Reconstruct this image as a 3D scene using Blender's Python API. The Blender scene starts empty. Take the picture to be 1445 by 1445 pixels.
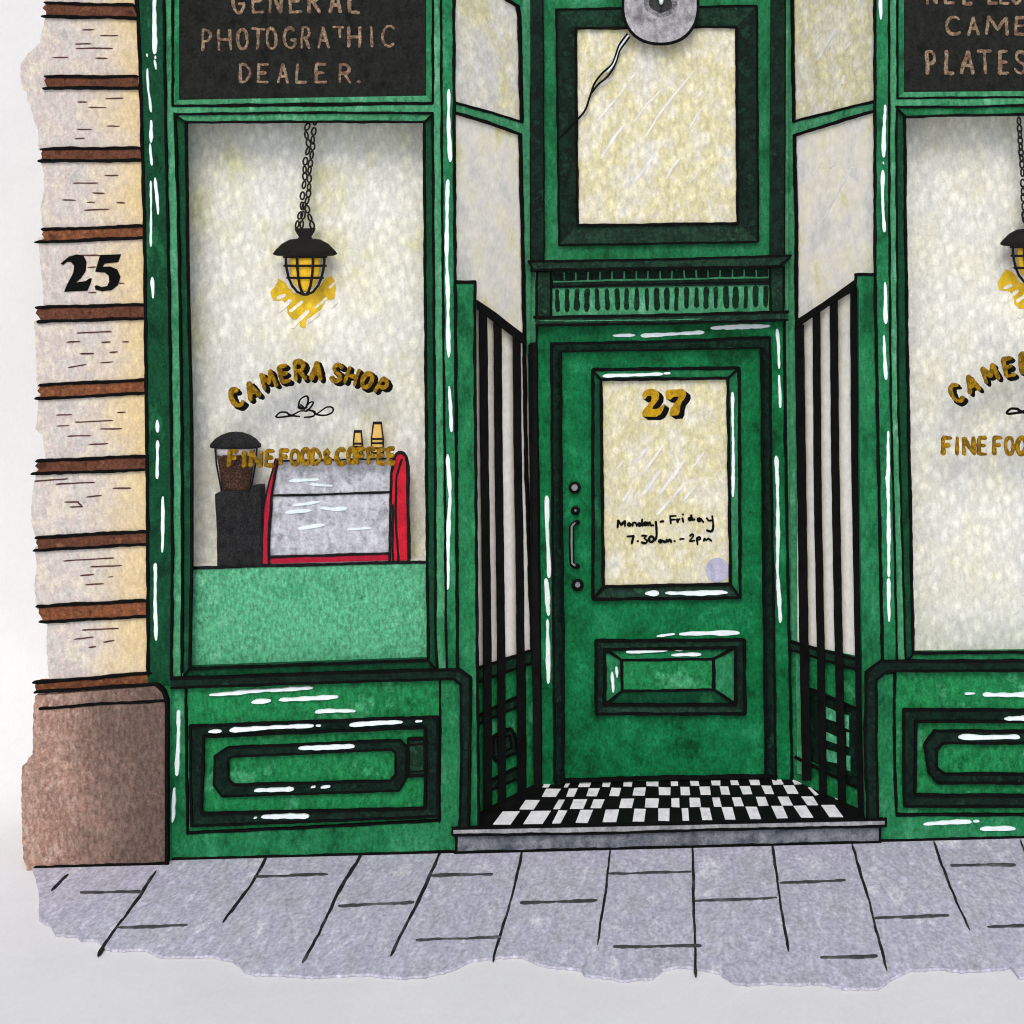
import bpy, bmesh, math, random
from mathutils import Vector
R = random.Random(7)
TOPP = -60
sc = bpy.context.scene
col = sc.collection

# ------------------------------------------------------------------ camera model
# units: metres. The shop front stands in the plane y = 0 and the viewer at y = -D.
PX = 310.0            # photograph pixels per metre on the shop front
D = 7.0
XV, YV = 930.0, 330.0 # principal point in photograph pixels
F = PX * D
CAM = Vector((0.0, -D, 2.9))
def W(x): return (x - XV) / PX

class Plane:
    """a real plane in the scene; at(x, y, off) measures a point on it (or off metres in front of it)"""
    def __init__(s, p0, n):
        s.p0 = Vector(p0); s.n = Vector(n).normalized()
    def at(s, x, y, off=0.0):
        d = Vector(((x - XV) / F, 1.0, -(y - YV) / F))
        t = (off - s.n.dot(CAM - s.p0)) / s.n.dot(d)
        return CAM + d * t
def front(dep):                     # plane parallel to the shop front, dep metres nearer the viewer
    return Plane((0, -dep, 0), (0, -1, 0))
def through(a, b, c, up):
    n = (b - a).cross(c - a).normalized()
    if n.dot(Vector(up)) < 0: n = -n
    return Plane(a, n)
FR = front(0.0)

# ------------------------------------------------------------------ materials
def lin(c):
    out = []
    for v in c:
        v /= 255.0
        out.append(v / 12.92 if v <= 0.04045 else ((v + 0.055) / 1.055) ** 2.4)
    return (out[0], out[1], out[2], 1.0)

MATS = {}
def wash(name, cols, scale=3.0, grain=0.10, tooth=0.05, rough=0.62, bump=0.25, lo=0.34, hi=0.66,
         stretch=(1, 1, 1), spec=0.25, xgrad=None, emit=None, lat=0.0, latscale=(24, 0, 15), axis=0, tscale=30, gscale=115):
    """brushed water colour on toothed paper: several pigments in soft blooms, fine granulation, a paper-tooth bump"""
    if name != 'paper': grain *= 2.3; tooth *= 1.5
    spec *= 0.35
    m = bpy.data.materials.new(name); m.use_nodes = True
    nt = m.node_tree; nd = nt.nodes; lk = nt.links
    b = nd['Principled BSDF']
    geo = nd.new('ShaderNodeNewGeometry')
    mp = nd.new('ShaderNodeMapping'); mp.inputs['Scale'].default_value = stretch
    mp.inputs['Location'].default_value = (R.random() * 9, R.random() * 9, R.random() * 9)
    lk.new(geo.outputs['Position'], mp.inputs['Vector'])
    n1 = nd.new('ShaderNodeTexNoise'); n1.inputs['Scale'].default_value = scale
    n1.inputs['Detail'].default_value = 6; n1.inputs['Roughness'].default_value = 0.70
    lk.new(mp.outputs[0], n1.inputs['Vector'])
    rp = nd.new('ShaderNodeValToRGB'); el = rp.color_ramp.elements
    k = len(cols)
    while len(el) < k: el.new(0.5)
    for i, c in enumerate(cols):
        el[i].position = lo + (hi - lo) * (i / max(1, k - 1)); el[i].color = lin(c)
    lk.new(n1.outputs['Fac'], rp.inputs['Fac'])
    cur = rp.outputs['Color']
    if xgrad:
        x0, x1, c2, amt, jig = xgrad
        sx = nd.new('ShaderNodeSeparateXYZ'); lk.new(geo.outputs['Position'], sx.inputs[0])
        n4 = nd.new('ShaderNodeTexNoise'); n4.inputs['Scale'].default_value = 5; n4.inputs['Detail'].default_value = 5
        lk.new(geo.outputs['Position'], n4.inputs['Vector'])
        ad = nd.new('ShaderNodeMath'); ad.operation = 'MULTIPLY_ADD'
        lk.new(n4.outputs['Fac'], ad.inputs[0]); ad.inputs[1].default_value = jig
        lk.new(sx.outputs[axis], ad.inputs[2])
        mr = nd.new('ShaderNodeMapRange'); mr.interpolation_type = 'SMOOTHSTEP'
        cv = W if axis == 0 else (lambda y: CAM.z - (y - YV) / PX)
        mr.inputs['From Min'].default_value = cv(x0) + jig * 0.5; mr.inputs['From Max'].default_value = cv(x1) + jig * 0.5
        mr.inputs['To Max'].default_value = amt
        lk.new(ad.outputs[0], mr.inputs['Value'])
        mx = nd.new('ShaderNodeMix'); mx.data_type = 'RGBA'
        lk.new(mr.outputs[0], mx.inputs['Factor']); lk.new(cur, mx.inputs['A']); mx.inputs['B'].default_value = lin(c2)
        cur = mx.outputs['Result']
    mp2 = nd.new('ShaderNodeMapping'); mp2.inputs['Scale'].default_value = (1, .5, 0.5)
    mp2.inputs['Rotation'].default_value = (0, 0.35, 0)
    lk.new(geo.outputs['Position'], mp2.inputs['Vector'])
    n2 = nd.new('ShaderNodeTexNoise'); n2.inputs['Scale'].default_value = tscale; n2.inputs['Detail'].default_value = 2.5
    lk.new(mp2.outputs[0], n2.inputs['Vector'])
    n3 = nd.new('ShaderNodeTexNoise'); n3.inputs['Scale'].default_value = gscale; n3.inputs['Detail'].default_value = 3
    lk.new(geo.outputs['Position'], n3.inputs['Vector'])
    def rng(src, a, w=.2):
        r = nd.new('ShaderNodeMapRange'); r.inputs['From Min'].default_value = .5 - w; r.inputs['From Max'].default_value = .5 + w
        r.inputs['To Min'].default_value = 1 - a; r.inputs['To Max'].default_value = 1 + a
        r.clamp = False
        lk.new(src, r.inputs['Value']); return r.outputs[0]
    mu = nd.new('ShaderNodeMath'); mu.operation = 'MULTIPLY'
    lk.new(rng(n2.outputs['Fac'], tooth, .11), mu.inputs[0]); lk.new(rng(n3.outputs['Fac'], grain), mu.inputs[1])
    if lat:   # the dimples of cold-pressed paper: a loose staggered lattice of raised spots
        m3 = nd.new('ShaderNodeMapping'); m3.inputs['Scale'].default_value = latscale
        wn = nd.new('ShaderNodeTexNoise'); wn.inputs['Scale'].default_value = 22; wn.inputs['Detail'].default_value = 2
        lk.new(geo.outputs['Position'], wn.inputs['Vector'])
        wv = nd.new('ShaderNodeVectorMath'); wv.operation = 'MULTIPLY_ADD'; wv.inputs[1].default_value = (.035, .035, .035)
        lk.new(wn.outputs['Color'], wv.inputs[0]); lk.new(geo.outputs['Position'], wv.inputs[2])
        sh = nd.new('ShaderNodeMapping'); sh.inputs['Rotation'].default_value = (0, .45, .0) if latscale[1] == 0 else (0, 0, .45)
        lk.new(wv.outputs[0], m3.inputs['Vector']); lk.new(m3.outputs[0], sh.inputs['Vector'])
        vo = nd.new('ShaderNodeTexVoronoi'); vo.inputs['Scale'].default_value = 1.0; vo.inputs['Randomness'].default_value = .55
        lk.new(sh.outputs[0], vo.inputs['Vector'])
        ml = nd.new('ShaderNodeMapRange'); ml.inputs['From Min'].default_value = .10; ml.inputs['From Max'].default_value = .60
        ml.inputs['To Min'].default_value = 1 + lat; ml.inputs['To Max'].default_value = 1 - lat
        lk.new(vo.outputs['Distance'], ml.inputs['Value'])
        m5 = nd.new('ShaderNodeMath'); m5.operation = 'MULTIPLY'; lk.new(mu.outputs[0], m5.inputs[0]); lk.new(ml.outputs[0], m5.inputs[1]); mu = m5
    vm = nd.new('ShaderNodeVectorMath'); vm.operation = 'SCALE'
    lk.new(cur, vm.inputs[0]); lk.new(mu.outputs[0], vm.inputs['Scale'])
    lk.new(vm.outputs[0], b.inputs['Base Color'])
    b.inputs['Roughness'].default_value = rough
    b.inputs['Specular IOR Level'].default_value = spec
    if bump:
        av = nd.new('ShaderNodeMath'); av.operation = 'MULTIPLY_ADD'; av.inputs[1].default_value = 0.35
        lk.new(n3.outputs['Fac'], av.inputs[0]); lk.new(n2.outputs['Fac'], av.inputs[2])
        bp = nd.new('ShaderNodeBump'); bp.inputs['Strength'].default_value = bump; bp.inputs['Distance'].default_value = 0.004
        lk.new(av.outputs[0], bp.inputs['Height']); lk.new(bp.outputs[0], b.inputs['Normal'])
    if emit:
        b.inputs['Emission Color'].default_value = lin(emit[0]); b.inputs['Emission Strength'].default_value = emit[1]
    MATS[name] = m
    return m

wash('paper', [(226, 226, 225), (230, 230, 229), (234, 234, 233)], 1.2, 0.025, 0.010, 0.85, 0.16, tscale=60, gscale=220)
wash('stone', [(186, 182, 176), (212, 206, 196), (202, 190, 184), (222, 213, 196), (206, 202, 184)], 12, 0.04, 0.045, 0.8, 0.3, xgrad=(110, 215, (224, 200, 146), 0.9, 0.40), tscale=70, lat=.05)
wash('brown', [(66, 40, 32), (108, 68, 50), (84, 52, 40), (120, 80, 60)], 16, 0.12, 0.06, 0.7, 0.25)
wash('brown_warm', [(88, 52, 34), (138, 86, 56), (104, 62, 42), (146, 96, 62)], 16, 0.12, 0.06, 0.7, 0.25)
wash('plinth', [(142, 112, 98), (176, 148, 132), (156, 122, 106), (190, 164, 150)], 9, 0.10, 0.12, 0.8, 0.4, xgrad=(45, 215, (88, 74, 68), 0.85, 0.45), gscale=110, tscale=62)
wash('green', [(14, 80, 46), (28, 110, 66), (38, 122, 76), (58, 140, 96)], 7, 0.10, 0.09, 0.5, 0.2, stretch=(1, 1, .5), tscale=70)
wash('green_soft', [(42, 118, 76), (76, 152, 108), (60, 138, 94), (100, 172, 132)], 8, 0.10, 0.09, 0.5, 0.2, stretch=(1, 1, .45), tscale=70)
wash('green_deep', [(10, 52, 32), (16, 76, 46), (12, 62, 38), (32, 100, 62)], 8, 0.14, 0.05, 0.5, 0.2, stretch=(1, 1, .45))
wash('green_dark', [(18, 42, 30), (30, 62, 44), (14, 34, 26), (40, 78, 54)], 14, 0.16, 0.08, 0.5, 0.2)
wash('green_black', [(8, 22, 16), (16, 42, 30), (8, 20, 16), (24, 58, 40)], 12, 0.16, 0.08, 0.5, 0.2, stretch=(1, 1, 1))
wash('door_green', [(4, 68, 34), (10, 98, 54), (14, 110, 62), (30, 128, 78)], 6, 0.10, 0.10, 0.5, 0.2, tscale=70)
wash('riser_green', [(12, 92, 48), (34, 130, 74), (24, 114, 62), (70, 158, 108)], 6, 0.10, 0.12, 0.5, 0.2, tscale=70)
wash('counter_green', [(62, 150, 106), (92, 176, 132), (78, 164, 120), (118, 194, 156)], 4, 0.10, 0.14, 0.6, 0.3, tscale=75)
CG = dict(tscale=75, lat=.125)
wash('cream', [(214, 214, 206), (232, 229, 218), (234, 230, 206), (222, 217, 168), (232, 228, 204)], 5, 0.034, 0.045, 0.7, 0.4, hi=.72, stretch=(1, 1, .7), **CG)
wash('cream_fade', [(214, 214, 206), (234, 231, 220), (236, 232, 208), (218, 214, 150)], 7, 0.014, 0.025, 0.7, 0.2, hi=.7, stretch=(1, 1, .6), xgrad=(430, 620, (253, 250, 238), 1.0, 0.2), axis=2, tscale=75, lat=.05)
wash('cream_inside', [(230, 230, 226), (240, 239, 231), (238, 236, 220), (228, 225, 184), (240, 237, 222)], 3.2, 0.034, 0.045, 0.7, 0.4, hi=.76, stretch=(1, 1, .7), **CG)
wash('cream_grey', [(226, 226, 222), (238, 237, 228), (240, 237, 222), (232, 228, 192)], 5, 0.034, 0.045, 0.7, 0.45, hi=.72, stretch=(1, 1, .6), tscale=75, lat=.125)
wash('cream_yellow', [(224, 223, 212), (227, 223, 198), (218, 212, 164), (230, 226, 206), (224, 218, 180)], 4.5, 0.034, 0.055, 0.7, 0.4, stretch=(1, 1, .7), **CG)
wash('pale_clean', [(236, 233, 222), (240, 238, 232), (230, 226, 206)], 2.5, 0.01, 0.02, 0.7, 0.1)
wash('board_black', [(20, 22, 20), (36, 38, 34), (28, 30, 27)], 14, 0.14, 0.08, 0.75, 0.5)
wash('letter_bronze', [(104, 78, 62), (156, 136, 108), (98, 70, 60), (140, 118, 94)], 34, 0.16, 0.1, 0.7, 0.2)
wash('gold', [(112, 84, 10), (168, 128, 20), (98, 74, 10), (150, 114, 18)], 30, 0.08, 0.08, 0.5, 0.2)
wash('gold_bright', [(160, 122, 14), (190, 150, 24), (142, 108, 12)], 30, 0.08, 0.08, 0.5, 0.2)
wash('ink', [(13, 13, 13), (19, 19, 18)], 8, 0.12, 0.05, 0.7, 0.15, spec=.1)
wash('ink_brown', [(96, 62, 58), (72, 46, 42)], 8, 0.1, 0.05, 0.7, 0.1)
wash('joint_grey', [(84, 86, 86), (64, 66, 66), (108, 110, 110)], 9, 0.1, 0.05, 0.7, 0.1)
wash('joint_dark', [(44, 46, 44), (28, 30, 30), (70, 72, 72)], 9, 0.1, 0.05, 0.7, 0.1)
wash('white_and_shine', [(228, 242, 242), (240, 248, 248)], 8, 0.015, 0.02, 0.45, 0.15)  # colour of the painted-on highlights; plain white for bulb and cord
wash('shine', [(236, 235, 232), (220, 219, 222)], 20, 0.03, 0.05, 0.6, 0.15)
wash('iron', [(14, 14, 14), (22, 22, 21), (16, 16, 16)], 9, 0.12, 0.05, 0.65, 0.2, spec=.12)
wash('tile_white', [(232, 232, 236), (244, 244, 244), (214, 214, 222)], 14, 0.015, 0.03, 0.5, 0.15)
wash('tile_black', [(14, 14, 14), (22, 22, 22)], 9, 0.12, 0.05, 0.5, 0.2, spec=.12)
wash('step_light', [(138, 140, 142), (164, 166, 166), (126, 128, 132)], 10, 0.08, 0.08, 0.7, 0.3)
wash('step_dark', [(66, 72, 84), (98, 104, 110), (124, 126, 132), (82, 88, 98)], 10, 0.10, 0.10, 0.7, 0.3)
wash('pavement', [(180, 180, 190), (198, 198, 208), (190, 188, 204), (220, 220, 226)], 8, 0.05, 0.08, 0.8, 0.4, stretch=(1, .4, 1), tscale=70, lat=.10, latscale=(24, 7, 0))
wash('steel', [(148, 148, 156), (182, 182, 190), (204, 204, 210), (162, 162, 170)], 22, 0.06, 0.08, 0.5, 0.2)
wash('red', [(160, 12, 46), (188, 18, 54), (172, 14, 50)], 12, 0.06, 0.05, 0.5, 0.15)
wash('red_bright', [(186, 14, 40), (208, 22, 46)], 12, 0.06, 0.05, 0.5, 0.15)
wash('black_body', [(18, 18, 18), (36, 36, 36), (22, 22, 22)], 20, 0.25, 0.1, 0.6, 0.3, spec=.1)
wash('beans', [(44, 26, 14), (96, 64, 44), (34, 18, 10), (66, 38, 22), (130, 104, 84)], 70, 0.2, 0.1, 0.6, 0.4)
wash('hopper_clear', [(214, 206, 210), (226, 220, 224)], 20, 0.04, 0.1, 0.4, 0.1)
wash('amber', [(238, 188, 92), (244, 204, 120)], 12, 0.03, 0.05, 0.5, 0.1)
wash('lamp_yellow', [(236, 180, 26), (244, 200, 50), (226, 164, 16)], 30, 0.06, 0.05, 0.4, 0.1, emit=((250, 190, 30), 0.12))
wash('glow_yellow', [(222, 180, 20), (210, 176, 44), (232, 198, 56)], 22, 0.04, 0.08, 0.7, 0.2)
wash('grey_metal', [(136, 136, 138), (166, 166, 168), (148, 146, 150), (122, 122, 124)], 16, 0.09, 0.12, 0.5, 0.3)
wash('grey_mid', [(96, 98, 98), (128, 128, 130), (78, 80, 80), (142, 142, 144)], 24, 0.14, 0.12, 0.5, 0.3)
wash('grey_dark', [(30, 34, 32), (58, 60, 58), (24, 28, 26)], 26, 0.2, 0.1, 0.6, 0.2)
wash('handle_grey', [(120, 120, 122), (142, 142, 144)], 14, 0.03, 0.05, 0.4, 0.1)
wash('sticker_grey', [(172, 172, 194), (190, 190, 208)], 30, 0.05, 0.06, 0.6, 0.2)

gl = bpy.data.materials.new('window_glass'); gl.use_nodes = True
nt = gl.node_tree; nt.nodes.clear()
o_ = nt.nodes.new('ShaderNodeOutputMaterial'); mix = nt.nodes.new('ShaderNodeMixShader')
tr = nt.nodes.new('ShaderNodeBsdfTransparent'); gs = nt.nodes.new('ShaderNodeBsdfGlossy')
tr.inputs[0].default_value = (0.985, 0.99, 0.985, 1); gs.inputs['Roughness'].default_value = 0.15
mix.inputs[0].default_value = 0.008
nt.links.new(tr.outputs[0], mix.inputs[1]); nt.links.new(gs.outputs[0], mix.inputs[2]); nt.links.new(mix.outputs[0], o_.inputs[0])
MATS['window_glass'] = gl

# ------------------------------------------------------------------ mesh building
_k = [0]
def eps():
    _k[0] = (_k[0] + 1) % 29
    return _k[0] * 0.00007

def wob(seed=None):
    a = [(R.uniform(.012, .03), R.uniform(0, 6.28), .5), (R.uniform(.05, .11), R.uniform(0, 6.28), .3), (R.uniform(.2, .4), R.uniform(0, 6.28), .2)]
    return lambda s: sum(w * math.sin(f * 6.28 * s * .5 + p) for f, p, w in a)

def resample(pts, step, smooth=False):
    if smooth and len(pts) > 2:
        out = []
        P = [pts[0]] + list(pts) + [pts[-1]]
        if pts[0] == pts[-1]: P[0] = pts[-2]; P[-1] = pts[1]
        for i in range(1, len(P) - 2):
            p0, p1, p2, p3 = P[i - 1], P[i], P[i + 1], P[i + 2]
            n = max(2, int(math.dist(p1, p2) / step))
            for j in range(n):
                t = j / n
                out.append(tuple(.5 * ((2 * p1[k]) + (-p0[k] + p2[k]) * t + (2 * p0[k] - 5 * p1[k] + 4 * p2[k] - p3[k]) * t * t + (-p0[k] + 3 * p1[k] - 3 * p2[k] + p3[k]) * t ** 3) for k in (0, 1)))
        out.append(pts[-1]); return out
    out = []
    for a, b in zip(pts[:-1], pts[1:]):
        n = max(1, int(math.dist(a, b) / step))
        for j in range(n):
            t = j / n; out.append((a[0] + (b[0] - a[0]) * t, a[1] + (b[1] - a[1]) * t))
    out.append(tuple(pts[-1])); return out

class Mesh:
    def __init__(s): s.v = []; s.f = []; s.m = []; s.names = []; s.sm = []
    def mi(s, name):
        if name not in s.names: s.names.append(name)
        return s.names.index(name)
    def face(s, idx, mat, smooth=False): s.f.append(idx); s.m.append(s.mi(mat)); s.sm.append(smooth)
    def slab(s, pl, poly, off, thick, mat, jit=0.0, step=9):
        """a board: an outline on plane pl, off metres proud of it, thick metres deep"""
        if jit:
            q = resample(list(poly) + [poly[0]], step)[:-1]
            wx, wy = wob(), wob()
            poly = [(x + wx(i * step) * jit, y + wy(i * step) * jit) for i, (x, y) in enumerate(q)]
        n = len(poly); b = len(s.v)
        fr = [pl.at(x, y, off) for x, y in poly]
        s.v += fr + [p - pl.n * thick for p in fr]
        s.face(list(range(b, b + n)), mat); s.face(list(range(b + 2 * n - 1, b + n - 1, -1)), mat)
        for i in range(n):
            j = (i + 1) % n
            s.face([b + i, b + n + i, b + n + j, b + j], mat)
    def stroke(s, pl, pts, w, off, mat='ink', jit=0.5, taper=0.0, smooth=False, step=5, h=0.0025, wj=0.14, ext=0.35):
        """a brush or pen line lying on plane pl: uneven width, rounded ends, a little relief"""
        if mat == 'ink' and 2.75 <= w <= 5.5: w *= 1.28
        pts = resample(pts, step if w > 2.5 else 3, smooth)
        if len(pts) < 2: return
        a, b2 = pts[0], pts[1]; L = math.dist(a, b2) or 1
        closed = math.dist(pts[0], pts[-1]) < .01
        if not closed:
            e = w * ext
            pts[0] = (a[0] - (b2[0] - a[0]) / L * e, a[1] - (b2[1] - a[1]) / L * e)
            a, b2 = pts[-1], pts[-2]; L = math.dist(a, b2) or 1
            pts[-1] = (a[0] - (b2[0] - a[0]) / L * e, a[1] - (b2[1] - a[1]) / L * e)
            # extra samples close to both ends for the round caps
            def mid(p, q, t): return (p[0] + (q[0] - p[0]) * t, p[1] + (q[1] - p[1]) * t)
            L0 = math.dist(pts[0], pts[1]); L1 = math.dist(pts[-1], pts[-2])
            pts = [pts[0], mid(pts[0], pts[1], min(.4, w * .12 / L0)), mid(pts[0], pts[1], min(.7, w * .35 / L0))] + pts[1:-1] + \
                  [mid(pts[-1], pts[-2], min(.7, w * .35 / L1)), mid(pts[-1], pts[-2], min(.4, w * .12 / L1)), pts[-1]]
        n = len(pts); S = [0]
        for i in range(1, n): S.append(S[-1] + math.dist(pts[i - 1], pts[i]))
        T = S[-1]; r = w * .5 + taper
        wx, wy, ww = wob(), wob(), wob()
        off += eps(); b = len(s.v)
        for i, (x, y) in enumerate(pts):
            if closed:
                p, q = pts[(i - 1) % (n - 1)], pts[(i + 1) % (n - 1)] if i < n - 1 else pts[1]
            else: p, q = pts[max(0, i - 1)], pts[min(n - 1, i + 1)]
            dx, dy = q[0] - p[0], q[1] - p[1]; l = math.hypot(dx, dy) or 1
            nx, ny = -dy / l, dx / l
            hw = w * .5 * (1 + ww(S[i]) * wj * 1.6)
            if not closed:
                e = min(S[i], T - S[i])
                if e < r: hw *= max(.12, math.sqrt(max(0, 1 - (1 - e / r) ** 2)))
            x += wx(S[i]) * jit; y += wy(S[i] + 50) * jit
            A = pl.at(x + nx * hw, y + ny * hw, off); B = pl.at(x - nx * hw, y - ny * hw, off)
            c = A.lerp(B, .5)
            s.v += [A - pl.n * .008, A.lerp(c, .25) + pl.n * h, B.lerp(c, .25) + pl.n * h, B - pl.n * .008]
        for i in range(n - 1):
            for k in range(3):
                s.face([b + 4 * i + k, b + 4 * i + 4 + k, b + 4 * i + 5 + k, b + 4 * i + 1 + k], mat)
        s.face([b, b + 1, b + 2, b + 3], mat); e = b + 4 * (n - 1)
        s.face([e + 3, e + 2, e + 1, e], mat)
    def outline(s, pl, poly, w, off, mat='ink', **k):
        for a, b in zip(poly, list(poly[1:]) + [poly[0]]): s.stroke(pl, [a, b], w, off, mat, **k)
    def vband(s, pl, A, B, y0, y1, off, mat, thick=.03, grow=.6):
        ys = [y0 + (y1 - y0) * i / 40 for i in range(41)]
        poly = [(xat(A, y) - grow, y) for y in ys] + [(xat(B, y) + grow, y) for y in reversed(ys)]
        s.slab(pl, poly, off, thick, mat)
    def vink(s, pl, A, y0, y1, w, off, **k):
        ys = [y0 + (y1 - y0) * i / 24 for i in range(25)]
        s.stroke(pl, [(xat(A, y), y) for y in ys], w, off, **k)
    def frame(s, pl, o, i, off, thick, mats, ioff=None):
        """mitred frame: o and i are 4-corner outlines (TL TR BR BL); inner edge may sit deeper (bevel)"""
        ioff = off if ioff is None else ioff
        for k in range(4):
            j = (k + 1) % 4; b = len(s.v)
            q = [pl.at(*o[k], off), pl.at(*o[j], off), pl.at(*i[j], ioff), pl.at(*i[k], ioff)]
            s.v += q + [p - pl.n * thick for p in q]
            m = mats[k] if isinstance(mats, (list, tuple)) else mats
            s.face([b, b + 1, b + 2, b + 3], m); s.face([b + 7, b + 6, b + 5, b + 4], m)
            for a in range(4):
                c = (a + 1) % 4; s.face([b + a, b + 4 + a, b + 4 + c, b + c], m)
    def lathe(s, cx, dep, prof, mat, n=28, depth_scale=.42, smooth=True, wobble=0.0):
        """prof: list of (half width px, y px) about a vertical axis standing dep metres in front of the shop plane"""
        pl = front(dep); b = len(s.v)
        for hw, y in prof:
            c = pl.at(cx, y); r = hw / F * (D - dep)
            for k in range(n):
                a = k / n * 2 * math.pi
                rr = r * (1 + wobble * math.sin(3 * a + y))
                s.v.append(c + Vector((rr * math.cos(a), rr * math.sin(a) * depth_scale, 0)))
        for i in range(len(prof) - 1):
            for k in range(n):
                j = (k + 1) % n
                s.face([b + i * n + k, b + i * n + j, b + (i + 1) * n + j, b + (i + 1) * n + k], mat, smooth)
        s.face([b + k for k in range(n)], mat); s.face([b + (len(prof) - 1) * n + k for k in reversed(range(n))], mat)
    def tube(s, pts, r, mat, closed=False, n=7):
        b = len(s.v); N = len(pts)
        for i, p in enumerate(pts):
            q0 = pts[(i - 1) % N] if closed or i > 0 else p
            q1 = pts[(i + 1) % N] if closed or i < N - 1 else p
            t = (q1 - q0).normalized(); u = t.cross(Vector((0, 1, 0)))
            if u.length < .05: u = t.cross(Vector((1, 0, 0)))
            u.normalize(); v = t.cross(u); rr = r[i] if isinstance(r, (list, tuple)) else r
            for k in range(n):
                a = 2 * math.pi * k / n; s.v.append(p + (u * math.cos(a) + v * math.sin(a)) * rr)
        for i in range(N if closed else N - 1):
            i2 = (i + 1) % N
            for k in range(n):
                j = (k + 1) % n; s.face([b + i * n + k, b + i * n + j, b + i2 * n + j, b + i2 * n + k], mat, True)
        if not closed:
            s.face([b + k for k in range(n)], mat); s.face([b + (N - 1) * n + k for k in reversed(range(n))], mat)
    def ball(s, c, rx, ry, rz, mat, n=14):
        b = len(s.v)
        for i in range(n + 1):
            t = math.pi * i / n
            for k in range(n):
                a = 2 * math.pi * k / n
                s.v.append(c + Vector((rx * math.sin(t) * math.cos(a), ry * math.sin(t) * math.sin(a), rz * math.cos(t))))
        for i in range(n):
            for k in range(n):
                j = (k + 1) % n; s.face([b + i * n + k, b + i * n + j, b + (i + 1) * n + j, b + (i + 1) * n + k], mat, True)
    def build(s, name, parent=None, label=None):
        root = parent
        while root is not None and root.parent is not None: root = root.parent
        org = root.location.copy() if root is not None else Vector((0, 0, 0))
        me = bpy.data.meshes.new(name)
        me.from_pydata([tuple(v - org) for v in s.v], [], s.f)
        for nm in s.names: me.materials.append(MATS[nm])
        for p, m, sm in zip(me.polygons, s.m, s.sm): p.material_index = m; p.use_smooth = sm
        bm = bmesh.new(); bm.from_mesh(me)
        bmesh.ops.remove_doubles(bm, verts=bm.verts, dist=1e-6)
        bmesh.ops.recalc_face_normals(bm, faces=bm.faces); bm.to_mesh(me); bm.free()
        o = bpy.data.objects.new(name, me); col.objects.link(o)
        if parent is not None: o.parent = parent
        if label: o['label'] = label
        return o

def xat(line, y):
    if y <= line[0][1]: i = 0
    else:
        i = len(line) - 2
        for k in range(len(line) - 1):
            if line[k][1] <= y <= line[k + 1][1]: i = k; break
    (x0, y0), (x1, y1) = line[i], line[i + 1]
    t = (y - y0) / (y1 - y0)
    if y > line[-1][1]: t = 1
    if y < line[0][1]: t = 0
    return x0 + (x1 - x0) * t

def thing(name, loc, label, cat, group=None):
    o = bpy.data.objects.new(name, None); col.objects.link(o); o.location = loc; o.empty_display_size = .1
    o['label'] = label; o['category'] = cat
    if group: o['group'] = group
    return o

# zoom-crop helpers: turn coordinates read off an enlarged crop into photograph pixels
def Z(sx, ox, oy):
    return lambda pts: [(x / sx + ox, y / sx + oy) for x, y in pts]

# ------------------------------------------------------------------ lettering
def arc(cx, cy, rx, ry, a0, a1, n=9):
    return [(cx + rx * math.cos(math.radians(a0 + (a1 - a0) * i / n)), cy + ry * math.sin(math.radians(a0 + (a1 - a0) * i / n))) for i in range(n + 1)]
GL = {
 'A': [[(0, 1), (.5, 0)], [(.5, 0), (1, 1)], [(.2, .66), (.8, .66)]],
 'B': [[(0, 0), (0, 1)], [(0, 0), (.6, 0), (.85, .22), (.6, .48), (0, .48)], [(0, .48), (.7, .5), (1, .74), (.7, 1), (0, 1)]],
 'C': [arc(.58, .5, .56, .52, -50, -310, 12)],
 'D': [[(0, 0), (0, 1)], [(0, 0), (.5, .02), (.95, .35), (.95, .65), (.5, .98), (0, 1)]],
 'E': [[(0, 0), (0, 1)], [(0, 0), (.9, 0)], [(0, .48), (.75, .48)], [(0, 1), (.95, 1)]],
 'F': [[(0, 0), (0, 1)], [(0, 0), (.95, 0)], [(0, .46), (.75, .46)]],
 'G': [arc(.55, .5, .55, .52, -50, -330, 12), [(.62, .6), (1.02, .6)], [(1.0, .6), (1.0, .82)]],
 'H': [[(0, 0), (0, 1)], [(1, 0), (1, 1)], [(0, .5), (1, .5)]],
 'I': [[(.5, 0), (.5, 1)]],
 'L': [[(0, 0), (0, 1)], [(0, 1), (.9, 1)]],
 'M': [[(0, 1), (.08, 0)], [(.08, 0), (.5, .7)], [(.5, .7), (.92, 0)], [(.92, 0), (1, 1)]],
 'N': [[(0, 1), (0, 0)], [(0, 0), (1, 1)], [(1, 1), (1, 0)]],
 'O': [arc(.5, .5, .5, .5, 0, 360, 14)],
 'P': [[(0, 0), (0, 1)], [(0, 0), (.6, .0), (.95, .26), (.6, .54), (0, .54)]],
 'R': [[(0, 0), (0, 1)], [(0, 0), (.6, .0), (.92, .25), (.6, .5), (0, .5)], [(.4, .5), (1, 1)]],
 'S': [[(.92, .14), (.6, 0), (.2, .06), (.08, .27), (.4, .46), (.78, .58), (.92, .78), (.6, 1), (.2, .97), (0, .82)]],
 'T': [[(.5, 0), (.5, 1)], [(0, 0), (1, 0)]],
 '&': [[(.95, .98), (.25, .28)], [(.25, .28), (.5, .02), (.72, .22), (.12, .62)], [(.12, .62), (.22, .96), (.6, .96), (.95, .6)]],
 '.': [[(.3, .98), (.42, .98)]],
 'p': [[(0, 0), (1, 0)], [(.62, .02), (.72, .5)]],
}
CURVED = set('BCDGOPRS')
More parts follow.
